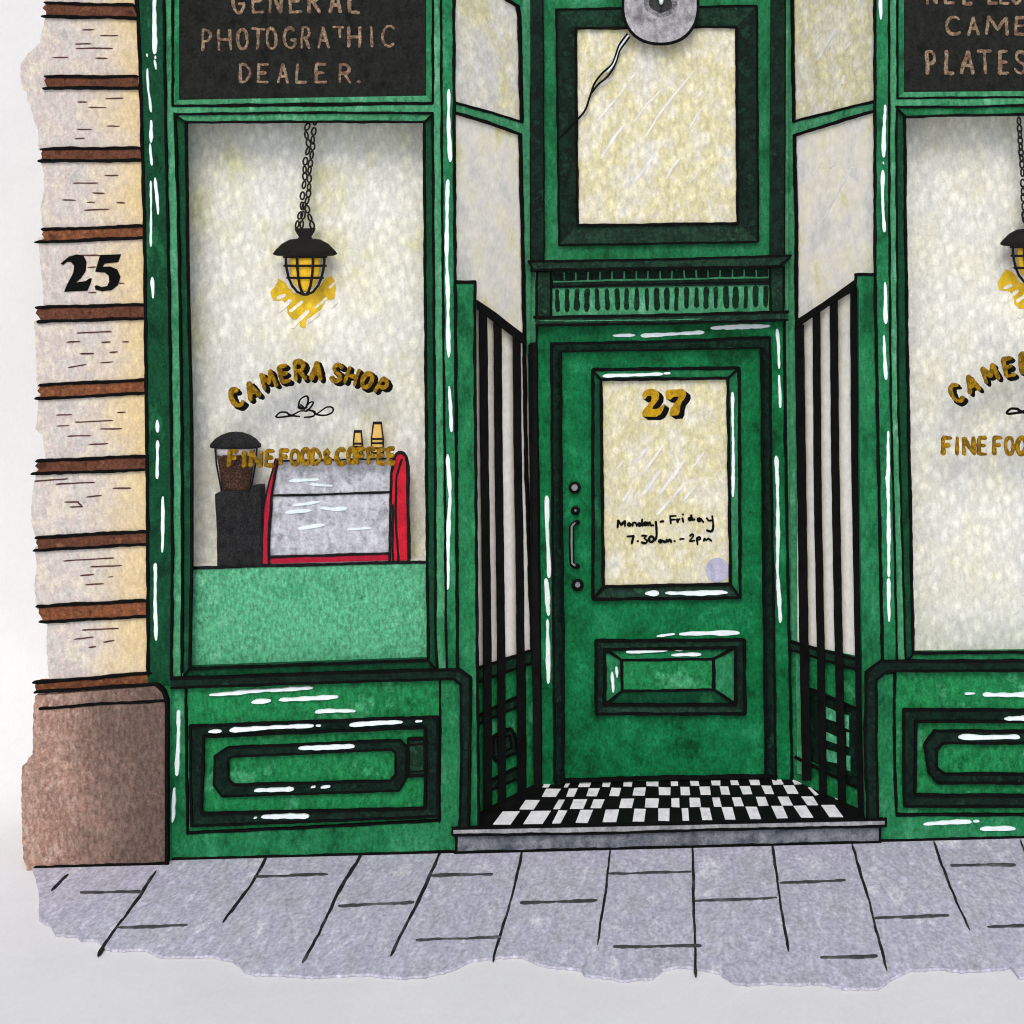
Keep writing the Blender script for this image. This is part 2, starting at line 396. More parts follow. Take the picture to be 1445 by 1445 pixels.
def letter(g, pl, ch, cx, cy, w, h, rot, sw, off, mat, dx=0, dy=0, jit=.35, hgt=.0025, broken=0):
    c, s_ = math.cos(math.radians(rot)), math.sin(math.radians(rot))
    for st in GL[ch]:
        pts = []
        for u, v in st:
            x, y = (u - .5) * w, (v - .5) * h
            pts.append((cx + dx + x * c - y * s_, cy + dy + x * s_ + y * c))
        if broken and R.random() < broken and len(pts) == 2:
            k = R.uniform(.35, .6); a, b = pts
            pts = [a, (a[0] + (b[0] - a[0]) * k, a[1] + (b[1] - a[1]) * k)]
        g.stroke(pl, pts, sw, off, mat, jit=jit, smooth=ch in CURVED and len(pts) > 2, step=2.5, h=hgt, wj=.22, ext=.3)

# ==================================================================== SETTING
# pavement plane: it slopes gently down to the left and runs level towards the viewer
ga, gb = FR.at(240, 1211), FR.at(1445, 1180)
GROUND = through(ga, gb, ga + Vector((0, -1, 0)), (0, 0, 1))
def gz(x, y): # height of the pavement plane
    n, p = GROUND.n, GROUND.p0
    return p.z - (n.x * (x - p.x) + n.y * (y - p.y)) / n.z

# the sheet of white paper: ground, a cove and an upright back
g = Mesh()
prof = [(-40.0, -.012)] + [(-6 + i * .5, -.012) for i in range(11)]
yb, rad = 1.30, .9
for i in range(13):
    a = i / 12 * math.pi / 2
    prof.append((yb - rad + rad * math.sin(a), -.012 + rad * (1 - math.cos(a))))
prof += [(yb, 2.0), (yb, 3.5), (yb, 4.9)]
xs = [-14, -8, -5, -3, -2, -1, 0, 1, 2, 3, 5, 8, 14]
for x in xs:
    for (y, z) in prof: g.v.append(Vector((x, y, gz(x, y) + z)))
n = len(prof)
for i in range(len(xs) - 1):
    for j in range(n - 1): g.face([i * n + j, (i + 1) * n + j, (i + 1) * n + j + 1, i * n + j + 1], 'paper', True)
pap = g.build('paper_background'); pap['kind'] = 'structure'
pap['label'] = 'plain white textured paper surrounding the painted street'

# pavement with its torn looking front edge
edge = [(38, 1200), (50, 1238), (55, 1260), (55, 1295), (73, 1307), (78, 1317), (108, 1320), (115, 1325), (138, 1326), (148, 1338), (170, 1340),
        (205, 1339), (228, 1350), (300, 1348), (330, 1356), (350, 1372), (365, 1374), (400, 1375), (440, 1378), (520, 1374), (570, 1379), (600, 1377),
        (640, 1367), (665, 1355), (680, 1352), (700, 1350), (735, 1348), (755, 1358), (770, 1362), (820, 1367), (825, 1375), (865, 1379), (880, 1383),
        (920, 1379), (935, 1368), (965, 1362), (995, 1368), (1015, 1372), (1035, 1385), (1055, 1388), (1085, 1386), (1120, 1388), (1155, 1386),
        (1190, 1393), (1240, 1394), (1255, 1382), (1285, 1367), (1330, 1366), (1355, 1369), (1400, 1368), (1425, 1363), (1433, 1370), (1438, 1378),
        (1480, 1384), (1540, 1378), (1600, 1382), (1660, 1340), (1672, 1240)]
rag = []
for a, b in zip(edge[:-1], edge[1:]):
    k = max(1, int(math.dist(a, b) / 5))
    for j in range(k):
        t = j / k; rag.append((a[0] + (b[0] - a[0]) * t + R.uniform(-.6, .6), a[1] + (b[1] - a[1]) * t + R.uniform(-1, 1)))
rag += [(1672, 1150), (38, 1172)]
g = Mesh(); g.slab(GROUND, rag, 0, .01, 'pavement')
zb1, zb2, zb3 = Z(2.89, 0, 1180), Z(2.89, 450, 1180), Z(2.89, 945, 1180)
for pts, w in [([(95, 1234), (73, 1256)], 5), ([(220, 1230), (201, 1258), (138, 1346)], 4.5), ([(377, 1207), (356, 1246), (315, 1301)], 4.5),
               ([(514, 1200), (475, 1262), (450, 1318), (427, 1358)], 5), ([(623, 1200), (588, 1275), (552, 1348)], 5), ([(738, 1199), (718, 1280), (696, 1353)], 4),
               ([(862, 1197), (852, 1275), (843, 1332)], 3.6), ([(977, 1194), (979, 1280), (982, 1374)], 4.2), ([(1090, 1192), (1099, 1260), (1113, 1341)], 4),
               ([(1202, 1190), (1226, 1270), (1251, 1368)], 4), ([(1318, 1187), (1340, 1250), (1368, 1311)], 3.6), ([(1440, 1186), (1475, 1290)], 3.6), ([(1560, 1186), (1610, 1320)], 3.6)]:
    g.stroke(GROUND, pts, w * 1.1, .0008, 'joint_dark', jit=.9, taper=8, wj=.2, h=.0006)
for pts in [[(114, 1259), (200, 1258)], [(166, 1309), (263, 1305)], [(360, 1237), (462, 1233)], [(479, 1278), (583, 1273)], [(609, 1235), (694, 1233)],
            [(588, 1326), (706, 1322)], [(735, 1274), (841, 1270)], [(860, 1232.6), (975, 1229.6)], [(867, 1335.7), (989, 1334)], [(982, 1271), (1095, 1266.5)],
            [(1101, 1245.7), (1192, 1241.6)], [(1159, 1351), (1237, 1348.5)], [(1234, 1295), (1338, 1291.5)], [(1343, 1220.5), (1432, 1220)], [(1395, 1307), (1520, 1304)]]:
    g.stroke(GROUND, pts, R.uniform(3.6, 5), .0008, 'joint_grey', jit=.6, taper=4, wj=.3, h=.0006)
pv = g.build('pavement'); pv['kind'] = 'structure'; pv['label'] = 'grey stone paved footway with dark joints in front of the shop'

# ==================================================================== STONE PIER
t = thing('stone_pier', FR.at(130, 1216), 'pale stone pier with brown courses and number 25 left of the green shop front', 'pier')
z1 = Z(4.516, 0, 0); z6 = Z(4.516, 0, 300); z7 = Z(4.516, 0, 600); z8 = Z(4.516, 0, 900)
RE = [(188, -60), (189, 0), (193, 30), (196, 110), (199, 215), (202, 320), (203, 430), (204, 540), (205.5, 650), (206.5, 760), (207, 860), (208, 960)]
def ragged(pts):
    out = []
    for a, b in zip(pts[:-1], pts[1:]):
        k = max(1, int(math.dist(a, b) / 4))
        for j in range(k):
            q = j / k; out.append((a[0] + (b[0] - a[0]) * q + R.uniform(-.9, .9), a[1] + (b[1] - a[1]) * q))
    return out + [pts[-1]]
blocks = [([(66, -60), (62, -30), (64, 6)], []),
 ([(64, 22), (64, 27), (59, 44), (56, 60), (40, 75), (29, 91), (29, 110)], z1([(525, 190), (600, 190), (642, 226), (750, 226), (480, 280), (575, 280), (485, 308), (715, 308), (338, 367), (432, 365), (610, 370), (682, 371)])),
 ([(29, 108), (32, 127), (37, 128), (39, 142), (43, 147), (48, 173), (54, 184), (54, 212)], z1([(497, 650), (555, 650), (675, 628), (783, 627), (565, 685), (675, 685), (687, 803), (760, 803), (492, 825), (582, 825), (478, 883), (537, 882)])),
 ([(58, 222), (58, 228), (62, 245), (62, 270), (57, 290), (60, 328)], z1([(670, 1117), (750, 1117), (470, 1167), (622, 1165), (590, 1230), (662, 1232), (400, 1275), (480, 1275), (555, 1290), (600, 1290), (747, 1292), (792, 1293), (540, 1340), (690, 1332)])),
 ([(54, 335), (54, 342), (57, 370), (60, 400), (62, 438)], z6([(510, 273), (640, 273), (560, 350), (610, 348), (755, 450), (790, 450), (565, 510), (610, 508)])),
 ([(48, 453), (48, 458), (51, 500), (52, 548)], z6([(492, 768), (705, 757), (428, 826), (508, 820), (648, 826), (700, 824), (782, 822), (818, 822), (510, 900), (595, 897), (700, 890), (747, 887), (437, 988), (548, 968), (640, 958), (717, 952)])),
 ([(54, 558), (54, 563), (52, 590), (50, 605), (60, 615), (65, 655)], z6([(358, 1290), (455, 1286), (365, 1360), (440, 1357), (480, 1335), (717, 1326), (747, 1275), (797, 1271), (638, 1380), (775, 1377), (432, 1424), (578, 1422), (568, 1479), (687, 1473)])),
 ([(50, 664), (50, 672), (45, 700), (44, 735), (52, 765)], z7([(222, 357), (430, 343), (357, 375), (603, 365), (720, 402), (832, 400), (553, 458), (645, 449), (412, 491), (500, 489), (443, 522), (525, 520), (490, 485), (525, 520)])),
 ([(49, 772), (49, 780), (52, 800), (48, 825), (52, 860)], z7([(403, 866), (725, 845), (578, 903), (775, 894), (512, 960), (595, 951), (695, 966), (718, 965), (547, 1017), (658, 1009)])),
 ([(66, 872), (66, 880), (66, 920), (70, 965)], z7([(525, 1306), (752, 1294), (475, 1364), (592, 1352), (662, 1383), (725, 1372), (568, 1416), (608, 1410)]))]
blk = []
for i, (le, da) in enumerate(blocks):
    g = Mesh(); L = ragged(le); y0, y1 = le[0][1], le[-1][1]
    tilt = 6 if i > 3 else 0
    g.slab(FR, L + [(xat(RE, y1), y1 - tilt), (xat(RE, (y0 + y1) / 2), (y0 + y1) / 2), (xat(RE, y0), y0 - tilt)], .020 - .0008 * (i % 2), .14, 'stone')
    for a, b in zip(da[::2], da[1::2]): g.stroke(FR, [a, b], 2.4, .0202, 'ink_brown', jit=.4, taper=3, h=.0008)
    blk.append(g.build('stone_block', t))
g = Mesh(); g.slab(FR, [(78, TOPP), (190, TOPP), (203, 1000), (203, 1240), (72, 1240)], -.03, .55, 'stone'); g.build('pier_core', t)
# number 25 painted on the fifth block
g = Mesh()
g.slab(FR, z6([(386, 325), (400, 334), (425, 314), (452, 314), (472, 338), (466, 385), (428, 455), (408, 505), (480, 501), (555, 498), (572, 460), (584, 420), (572, 418), (545, 436), (500, 442), (482, 445), (512, 420), (545, 372), (550, 312), (530, 275), (490, 266), (440, 280), (405, 308)]), .0245, .006, 'ink')
g.slab(FR, z6([(637, 270), (770, 265), (752, 316), (665, 325), (652, 345), (700, 343), (745, 362), (766, 408), (752, 460), (710, 494), (650, 501), (608, 491), (603, 470), (615, 462), (645, 475), (682, 468), (696, 440), (692, 402), (668, 382), (632, 380), (606, 375), (620, 330)]), .0245, .006, 'ink')
g.build('house_number', blk[4])
# brown courses
bands = [([(63, 4), (187, 7)], [(60, 23), (195, 25)], 'brown'), ([(64, 108), (193, 108)], [(61, 124), (195, 124)], 'brown'),
         ([(58, 210), (197, 209)], [(54, 227), (200, 226)], 'brown'), ([(60, 324), (201, 319)], [(50, 342), (203, 335)], 'brown_warm'),
         ([(51, 434), (203, 430)], [(53, 454), (204, 449)], 'brown'), ([(55, 544), (204, 536)], [(51, 563), (205, 555)], 'brown_warm'),
         ([(52, 651), (205, 644)], [(45, 669), (205, 663)], 'brown'), ([(51, 759), (206, 750)], [(48, 777), (207, 768)], 'brown'),
         ([(52, 856), (206, 848)], [(56, 878), (207, 870)], 'brown_warm'), ([(47, 964), (213, 950)], [(50, 977), (222, 966)], 'brown_warm')]
for a, b, m in bands:
    g = Mesh()
    lx = max(a[0][0], b[0][0]); mid = (a[0][1] + b[0][1]) / 2
    poly = [(a[0][0] + 3, a[0][1]), a[1], b[1], (b[0][0] + 5, b[0][1] - 1), (lx + R.uniform(0, 4), mid + 3), (lx - R.uniform(0, 4), mid - 2)]
    g.slab(FR, poly, .028, .06, m, jit=.5, step=6)
    g.stroke(FR, [a[0], a[1]], 4, .029, 'ink', jit=.8, taper=2); g.stroke(FR, [b[0], b[1]], 4, .029, 'ink', jit=.8, taper=2)
    g.build('brown_course', t)
g = Mesh()
PL = front(.07)
g.slab(PL, ragged([(50, 982), (47, 1000), (46, 1068), (40, 1069), (38, 1079), (31, 1081), (30, 1120), (31, 1180), (33, 1210), (38, 1228), (53, 1245)]) + [(234, 1245), (234, 990), (229, 977), (219, 968)], 0, .25, 'plinth')
g.slab(PL, [(232.5, 1245), (235.5, 1245), (235.5, 990), (230.5, 976), (221, 967), (219, 968), (228.5, 978), (232.5, 991)], .0012, .12, 'ink')
g.stroke(PL, z8([(222, 349), (500, 330), (990, 296)]), 3.8, .001, jit=.7, taper=3)
g.stroke(PL, z8([(990, 296), (1030, 325), (1062, 385)]), 6, .002)
g.stroke(PL, z8([(255, 452), (600, 425), (1060, 400)]), 3.8, .001, jit=.7)
g.stroke(PL, [(235, 988), (234.5, 1100), (235, 1221)], 4, .002)
g.stroke(PL, [(50, 1224), (140, 1222), (236, 1218.5)], 4.4, .001, jit=.7)
g.build('plinth', t)

# ==================================================================== SHOP FRONT
S = thing('shop_building', FR.at(845, 1192), 'dark green timber camera shop front with black fascia boards and recessed central door', 'shop')
TOP = -60
def paint(g, pl, off, items, mat='white_and_shine'):  # highlights on woodwork, steel and glass, laid on as pale brush strokes
    for pts, w in items: g.stroke(pl, pts, w * (1.08 if mat == 'white_and_shine' else 1), off, mat, jit=.5, taper=w * .9, wj=.25, h=.0015)
# ---- vertical lines of the left bay
A0 = [(190, -60), (191, 0), (195, 25), (198, 110), (201, 220), (204, 330), (206, 540), (208, 700), (209, 950)]
L1 = [(230, -60), (231, 0), (233, 160), (236, 300), (239, 450), (241, 600), (243, 780), (241, 955)]
L2 = [(243, -60), (243.5, 0), (246, 150), (251, 300), (254, 450), (256, 600), (257, 800), (256, 955)]
L3 = [(262, 165), (265, 400), (270, 600), (270, 800), (267, 945)]
R3 = [(598, 165), (599.5, 400), (601, 600), (602.5, 800), (604, 932)]
R2 = [(610, -60), (610.5, 160), (612, 400), (614, 640), (614.5, 900), (617, 945)]
R1 = [(622, -60), (623, 160), (625, 400), (627.5, 640), (629.5, 900), (630.5, 946)]
R0 = [(640, -60), (640.5, 160), (642, 400), (643.5, 640), (645, 900), (645, 946)]
g = Mesh()
g.vband(FR, A0, L1, TOP, 968, .030, 'green_deep', .08); g.slab(FR, [(205, 940), (242, 940), (242, 1225), (228, 1225), (232, 975)], .028, .08, 'green')
g.vink(FR, A0, TOP, 952, 4.6, .031); g.vink(FR, L1, TOP, 957, 3.2, .031)
for y in (8, 17, 23, 115, 217): pass
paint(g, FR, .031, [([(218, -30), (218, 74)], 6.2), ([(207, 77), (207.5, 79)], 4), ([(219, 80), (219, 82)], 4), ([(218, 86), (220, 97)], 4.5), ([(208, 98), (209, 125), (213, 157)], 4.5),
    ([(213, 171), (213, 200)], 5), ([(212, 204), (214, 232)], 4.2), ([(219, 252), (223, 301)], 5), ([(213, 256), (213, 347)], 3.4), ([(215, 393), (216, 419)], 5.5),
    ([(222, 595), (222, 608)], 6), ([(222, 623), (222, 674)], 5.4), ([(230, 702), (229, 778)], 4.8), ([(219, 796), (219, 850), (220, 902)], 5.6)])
g.build('pilaster', S)
# lower part of the pilaster beside the plinth
g = Mesh()
g.slab(FR, [(238, 968), (262, 970), (264.5, 1176), (640, 1158), (662, 1150), (662, 1215), (240, 1225)], .020, .5, 'green')
g.slab(FR, [(262, 968), (621, 955), (621, 1160), (264, 1178)], .016, .5, 'riser_green')
g.slab(FR, [(620, 956), (660, 956), (660, 1165), (619, 1165)], .022, .4, 'green')
g.stroke(FR, [(262, 971), (263, 1080), (264.5, 1176)], 3.4, .023); g.stroke(FR, [(264.5, 1176), (450, 1167), (620, 1158)], 3.4, .023); g.stroke(FR, [(620, 1160), (621, 1060), (621, 958)], 3.2, .024)
g.stroke(FR, [(240, 1213), (450, 1207.5), (645, 1202)], 4.2, .022)
paint(g, FR, .024, [([(252, 1004), (251.5, 1040), (249.5, 1093)], 6), ([(246, 1113), (243, 1159)], 5), ([(297, 981), (370, 975), (440, 971)], 5), ([(357, 991), (380, 989.5)], 5.5),
    ([(395, 988), (475, 984)], 5), ([(446, 1005), (475, 1003), (500, 1004)], 4.6)])
riser = g.build('stall_riser', S, 'green panelled stall riser under the window with the coffee machine')
z4 = Z(3.141, 230, 780)
g = Mesh()
g.frame(FR, [(268, 1025), (617.5, 1012), (617.5, 1152.5), (270, 1166)], [(285, 1040), (600, 1027), (599.5, 1141), (284, 1148.5)], .040, .03, 'green_black', .032)
o1, i1 = [(268, 1025), (617.5, 1012), (617.5, 1152.5), (270, 1166)], [(287, 1040), (599, 1027), (599.5, 1141), (284, 1148.5)]
for q in (o1, i1): g.outline(FR, q, 3.4, .041)
og = z4([(290, 865), (1050, 832), (1078, 860), (1078, 1000), (1045, 1055), (262, 1080), (225, 1030), (228, 905)])
ig = z4([(300, 905), (1012, 872), (1030, 888), (1030, 985), (1005, 1012), (310, 1030), (288, 1008), (285, 928)])
for k in range(8):
    j = (k + 1) % 8; g.slab(FR, [og[k], og[j], ig[j], ig[k]], .036, .03, 'green_black')
g.outline(FR, og, 3, .0365); g.outline(FR, ig, 3, .0365)
lt = [(576, 1044), (601, 1043), (601, 1094), (576.5, 1095)]
g.slab(FR, lt, .037, .03, 'green_dark'); g.outline(FR, lt, 4.2, .0375); g.stroke(FR, [(578, 1051), (600, 1050)], 2.6, .0375); g.stroke(FR, [(578, 1089), (600, 1088)], 2.6, .0375)
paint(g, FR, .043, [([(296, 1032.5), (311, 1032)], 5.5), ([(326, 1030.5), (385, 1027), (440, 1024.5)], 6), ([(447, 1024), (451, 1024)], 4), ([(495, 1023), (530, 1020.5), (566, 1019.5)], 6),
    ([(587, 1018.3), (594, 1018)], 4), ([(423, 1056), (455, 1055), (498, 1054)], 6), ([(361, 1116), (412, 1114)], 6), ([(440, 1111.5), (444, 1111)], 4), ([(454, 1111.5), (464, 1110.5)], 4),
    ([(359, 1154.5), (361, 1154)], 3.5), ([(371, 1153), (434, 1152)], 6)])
g.build('panel_moulding', riser)
# ledge moulding above the riser, turning down the corner
def ledge(pts_out, pts_in, name, mat='green_black'):
    g = Mesh()
    for k in range(len(pts_out) - 1):
        g.slab(FR, [pts_out[k], pts_out[k + 1], pts_in[k + 1], pts_in[k]], .044, .06, mat)
    g.stroke(FR, pts_out, 3.6, .045); g.stroke(FR, pts_in, 3.4, .045)
    return g.build(name, riser_cur)
riser_cur = riser
ledge([(241, 958), (440, 951), (618, 945.5), (648, 945.5), (664, 957), (663, 1050), (660, 1168)], [(241, 971), (440, 964), (618, 958.5), (641, 958.5), (650, 967), (651, 1060), (649, 1168)], 'ledge')

# ---- window of the left bay: bevelled frame, glass, gilt lettering
def window_frame(lines, yt0, yt1, yb0, yb1, name_label, y_end, tilt_t, tilt_b, mats):
    pass
g = Mesh()
g.vband(FR, L1, L2, TOP, 957, .018, 'green_soft'); g.vband(FR, L2, L3, 160, 950, .006, 'green_deep')
g.vband(FR, R3, R2, 160, 945, .006, 'green_deep'); g.vband(FR, R2, R1, TOP, 946, .018, 'green_soft')
g.slab(FR, [(243, 149), (610, 146), (611, 159.5), (246, 160.5)], .0185, .05, 'green_soft')
g.slab(FR, [(246, 160), (611, 159), (599, 172), (262, 173)], .0125, .05, 'green_soft')
g.slab(FR, [(266, 943), (604, 931), (618, 948), (256, 960)], .0125, .05, 'green_deep')
g.slab(FR, [(242, 950), (258, 950), (258, 960), (242, 960)], .0195, .05, 'green_soft')
g.vink(FR, L2, 160, 957, 3.2, .019); g.vink(FR, L3, 171, 944, 3.4, .013); g.vink(FR, R3, 171, 932, 3.4, .013); g.vink(FR, R2, 160, 944, 3.6, .019)
g.stroke(FR, [(243, 149.5), (430, 149), (610, 146)], 3, .019); g.stroke(FR, [(246, 161), (430, 158.5), (611, 159.5)], 3, .019)
g.stroke(FR, [(262, 172.5), (430, 171.5), (599, 172)], 3, .0195); g.stroke(FR, [(267, 944), (440, 938), (604, 932)], 3.4, .0195)
g.stroke(FR, [(247, 162), (262, 173)], 2.4, .0195); g.stroke(FR, [(611, 160), (599, 172)], 2.4, .0195); g.stroke(FR, [(256, 957), (267, 945)], 2.4, .0195); g.stroke(FR, [(616, 946), (604, 932)], 2.4, .0195)
win = g.build('shop_window', S, 'large shop window with the coffee machine behind it')
GP = front(-.028)
g = Mesh(); g.slab(GP, [(258, 168), (603, 168), (608, 936), (262, 948)], 0, .006, 'window_glass'); g.build('glass_pane', win)
def gilt(chars, pl, off, win, name='gilt_lettering'):
    g = Mesh()
    for ch, x, y, w, h, rot, sw in chars:
        letter(g, pl, ch, x, y, w, h, rot, sw + .6, off, 'ink', 2.6, 2.2, hgt=.0008)
        letter(g, pl, ch, x, y, w, h, rot, sw + .6, off + .0001, 'ink', 4.6, 3.6, hgt=.0008)
    for ch, x, y, w, h, rot, sw in chars:
        letter(g, pl, ch, x, y, w, h, rot, sw, off + .0045, 'gold', hgt=.0015)
    return g.build(name, win)
camera = [('C', 333, 562, 13, 22, -27, 8), ('A', 355, 551, 14, 23, -24, 7.2), ('M', 378, 536.5, 17, 22, -20, 7), ('E', 401, 527.5, 11, 22, -12, 7.2), ('R', 423, 523, 13, 24, -5, 7.4),
          ('A', 446, 523.5, 13, 24, 2, 7), ('S', 475.5, 526.5, 13, 23, 10, 7.2), ('H', 496.5, 531, 14, 22, 18, 7), ('O', 518, 537, 13, 20, 26, 7), ('P', 539, 546, 11, 20, 30, 7)]
gilt(camera, GP, .001, win)
g = Mesh()
for ch, x, y, w in [('F', 328.7, 647, 11), ('I', 344, 648, 6), ('N', 361, 648, 14), ('E', 380.5, 647, 10), ('F', 401, 646, 11), ('O', 416, 646, 11), ('O', 431, 645, 11), ('D', 446, 645, 11), ('&', 461, 645, 9),
                    ('C', 480.5, 645, 12), ('O', 496, 644, 10), ('F', 509.5, 644, 10), ('F', 524, 644, 10), ('E', 538, 644, 9), ('E', 552, 643.5, 9)]:
    letter(g, GP, ch, x, y, w, 20, R.uniform(-4, 4), 6.6, .003, 'gold')
g.build('small_gilt_lettering', win)
zf = Z(4.516, 300, 480)
FLO = [zf([(402, 485), (425, 462), (470, 462), (500, 480), (560, 452), (600, 455)]), zf([(402, 485), (412, 494), (455, 490), (500, 484), (552, 488)]),
       zf([(545, 430), (555, 380), (598, 356), (608, 385), (585, 440), (548, 432)]), zf([(585, 440), (615, 400), (642, 396), (622, 430), (600, 450)]), zf([(600, 445), (650, 458), (640, 485), (585, 493)]),
       zf([(640, 455), (665, 475), (720, 480), (764, 458), (764, 432), (725, 428), (665, 470)]), zf([(550, 420), (575, 438), (600, 430)]), zf([(560, 412), (582, 430)])]
g = Mesh()
for p in FLO: g.stroke(GP, p, 2.4, .002, 'ink', jit=.2, smooth=True, step=3)
g.build('ink_flourish', win)

# ---- fascia boards with bronze lettering
def fascia(lx0, lx1, yb_l, yb_r, left_in, right_in, letters, label):
    g = Mesh()
    g.slab(FR, [(lx0, TOP), (lx1, TOP), (lx1, yb_r), (lx0, yb_l)], .004, .05, 'board_black')
    t_ = thing('shop_sign', FR.at((lx0 + lx1) / 2, yb_l), label, 'sign')
    b = g.build('fascia_board', t_)
    g = Mesh()
    g.slab(FR, [(left_in, TOP), (lx0, TOP), (lx0, yb_l), (left_in, yb_l + 9)], .013, .05, 'green')
    g.slab(FR, [(lx1, TOP), (right_in, TOP), (right_in, yb_r + 9), (lx1, yb_r)], .013, .05, 'green')
    g.slab(FR, [(lx0 - .2, yb_l), (lx1 + .2, yb_r), (right_in, yb_r + 10), (left_in, yb_l + 9)], .0135, .05, 'green_soft')
    g.stroke(FR, [(left_in, TOP), (left_in + .5, 40), (left_in + .3, yb_l + 8)], 3.2, .019); g.stroke(FR, [(right_in, TOP), (right_in - .3, 60), (right_in, yb_r + 10)], 3.4, .019)
    g.stroke(FR, [(left_in, yb_l + 8.5), ((left_in + right_in) / 2, (yb_l + yb_r) / 2 + 8.5), (right_in, yb_r + 10)], 3, .019)
    g.build('board_frame', t_)
    for lo_, hi_ in ((-99, 20), (20, 75), (75, 200)):
        g = Mesh()
        for ch, x, y, w, h, sw in letters:
            if lo_ <= y < hi_: letter(g, FR, ch, x, y, w, h, R.uniform(-3, 3), sw * 1.15, .0045, 'letter_bronze', jit=.8, hgt=.0012)
        g.build('bronze_lettering', t_)
sl = []
for ch, x in zip('GENERAL', (336, 364, 389, 417, 443.5, 473, 501)): sl.append((ch, x, 2, 15, 30, 5))
for ch, x, w in zip('PHOTOGRAPHIC', (292, 317, 342, 363.7, 383, 409, 432, 456, 477, 500, 524, 548), (12, 16, 14, 17, 13, 15, 11, 14, 13, 15, 8, 16)):
    sl.append((('p' if ch == 'P' and x > 400 else ch), x, 56.5 - (x - 292) * .022, w, 28, 4.4))
for ch, x in zip('DEALER.', (346, 371.5, 399, 426, 453.5, 487, 508)): sl.append((ch, x, 103.5, 14, 25, 4.6))
fascia(252.5, 601.5, 141, 135, 243, 611, sl, 'black fascia board above the left window lettered general photographic dealer')

# ---- right bay (runs on past the picture)
B1 = [(1254, -60), (1254.7, 0), (1255, 300), (1257, 560), (1262, 750), (1266, 935)]
B0 = [(1235, -60), (1235, 380), (1239, 600), (1242, 750), (1246, 935)]
B2 = [(1266.5, -60), (1266, 140), (1264.7, 200), (1267.5, 560), (1273, 750), (1278, 935)]
B3 = [(1277.3, 160), (1278, 300), (1282, 560), (1286, 750), (1289, 922)]
C3 = [(1620, 160), (1621, 500), (1622, 922)]; C2 = [(1632, -60), (1632, 935)]; C1 = [(1645, -60), (1646, 945)]; C0 = [(1672, -60), (1674, 945)]
g = Mesh()
g.vband(FR, R1, R0, TOP, 946, .030, 'green', .08); g.vink(FR, R1, TOP, 946, 3.4, .031); g.vink(FR, R0, TOP, 946, 3.8, .031)
paint(g, FR, .031, [([(633, 128), (633, 170), (635, 226)], 6), ([(632, 255), (630, 340), (632, 420), (633, 503)], 6), ([(634, 546), (637, 608)], 5), ([(632, 643), (635, 700), (632.5, 760), (631.5, 830)], 6)])
g.build('pilaster', S)
g = Mesh()
g.vband(FR, B0, B1, TOP, 936, .030, 'green', .08); g.vink(FR, B0, TOP, 936, 3.8, .031); g.vink(FR, B1, TOP, 936, 3.2, .031)
paint(g, FR, .031, [([(1242, -30), (1243, 26)], 5), ([(1249, 150), (1247.5, 185), (1247, 220)], 6), ([(1246.5, 229.5), (1246.8, 231)], 3.6), ([(1245.5, 242), (1245.5, 280), (1248, 326)], 5.2),
    ([(1249, 400), (1250, 455)], 6), ([(1247.5, 475), (1250, 534)], 5.6), ([(1253.6, 610), (1253, 690)], 5), ([(1252.5, 670), (1254.5, 760), (1253.8, 812)], 5.6), ([(1254, 818), (1254.8, 876)], 5.4)])
g.build('pilaster', S)
g = Mesh(); g.vband(FR, C1, C0, TOP, 1205, .030, 'green_deep', .08); g.vink(FR, C1, TOP, 950, 3.2, .031); g.vink(FR, C0, TOP, 1200, 3.8, .031); g.build('pilaster', S)
g = Mesh()
g.vband(FR, B1, B2, TOP, 935, .018, 'green_soft'); g.vband(FR, B2, B3, 150, 935, .006, 'green_deep')
g.vband(FR, C3, C2, 150, 935, .006, 'green_deep'); g.vband(FR, C2, C1, TOP, 935, .018, 'green_soft')
g.slab(FR, [(1264, 138), (1633, 134), (1633, 148), (1265, 150)], .0185, .05, 'green_soft'); g.slab(FR, [(1265, 149.5), (1633, 147.5), (1621, 161), (1277, 164.5)], .0125, .05, 'green')
g.slab(FR, [(1288, 922), (1622, 918), (1633, 935), (1278, 937)], .0125, .05, 'green')
g.vink(FR, B2, 150, 935, 3, .019); g.vink(FR, B3, 163, 922, 3.6, .019); g.vink(FR, C2, 150, 935, 3, .019); g.vink(FR, C3, 163, 922, 3.4, .013)
g.stroke(FR, [(1265, 150.5), (1340, 151), (1445, 148.5), (1633, 147)], 3, .0195); g.stroke(FR, [(1277, 165), (1350, 162.5), (1445, 161.5), (1620, 161)], 3, .0195)
g.stroke(FR, [(1289, 922), (1445, 920.5), (1622, 918)], 3.6, .0195); g.stroke(FR, [(1266, 152), (1277, 164)], 2.6, .0195); g.stroke(FR, [(1280, 934), (1289, 923)], 2.6, .0195)
win2 = g.build('shop_window', S, 'large empty shop window right of the door')
g = Mesh(); g.slab(GP, [(1272, 158), (1626, 156), (1627, 924), (1284, 928)], 0, .006, 'window_glass'); g.build('glass_pane', win2)
cam2 = [('C', 1349.5, 555, 13, 23, -27, 7.6), ('A', 1371, 541.5, 14, 23, -24, 7), ('M', 1397, 527, 18, 21, -20, 7), ('E', 1424, 518, 12, 24, -12, 7.2), ('R', 1449, 513, 14, 25, -5, 7.4),
        ('A', 1473, 512, 14, 25, 2, 7), ('S', 1503, 514, 13, 24, 10, 7), ('H', 1525, 519, 14, 23, 18, 7), ('O', 1547, 526, 14, 21, 26, 7), ('P', 1568, 536, 12, 21, 30, 7)]
gilt(cam2, GP, .001, win2)
g = Mesh()
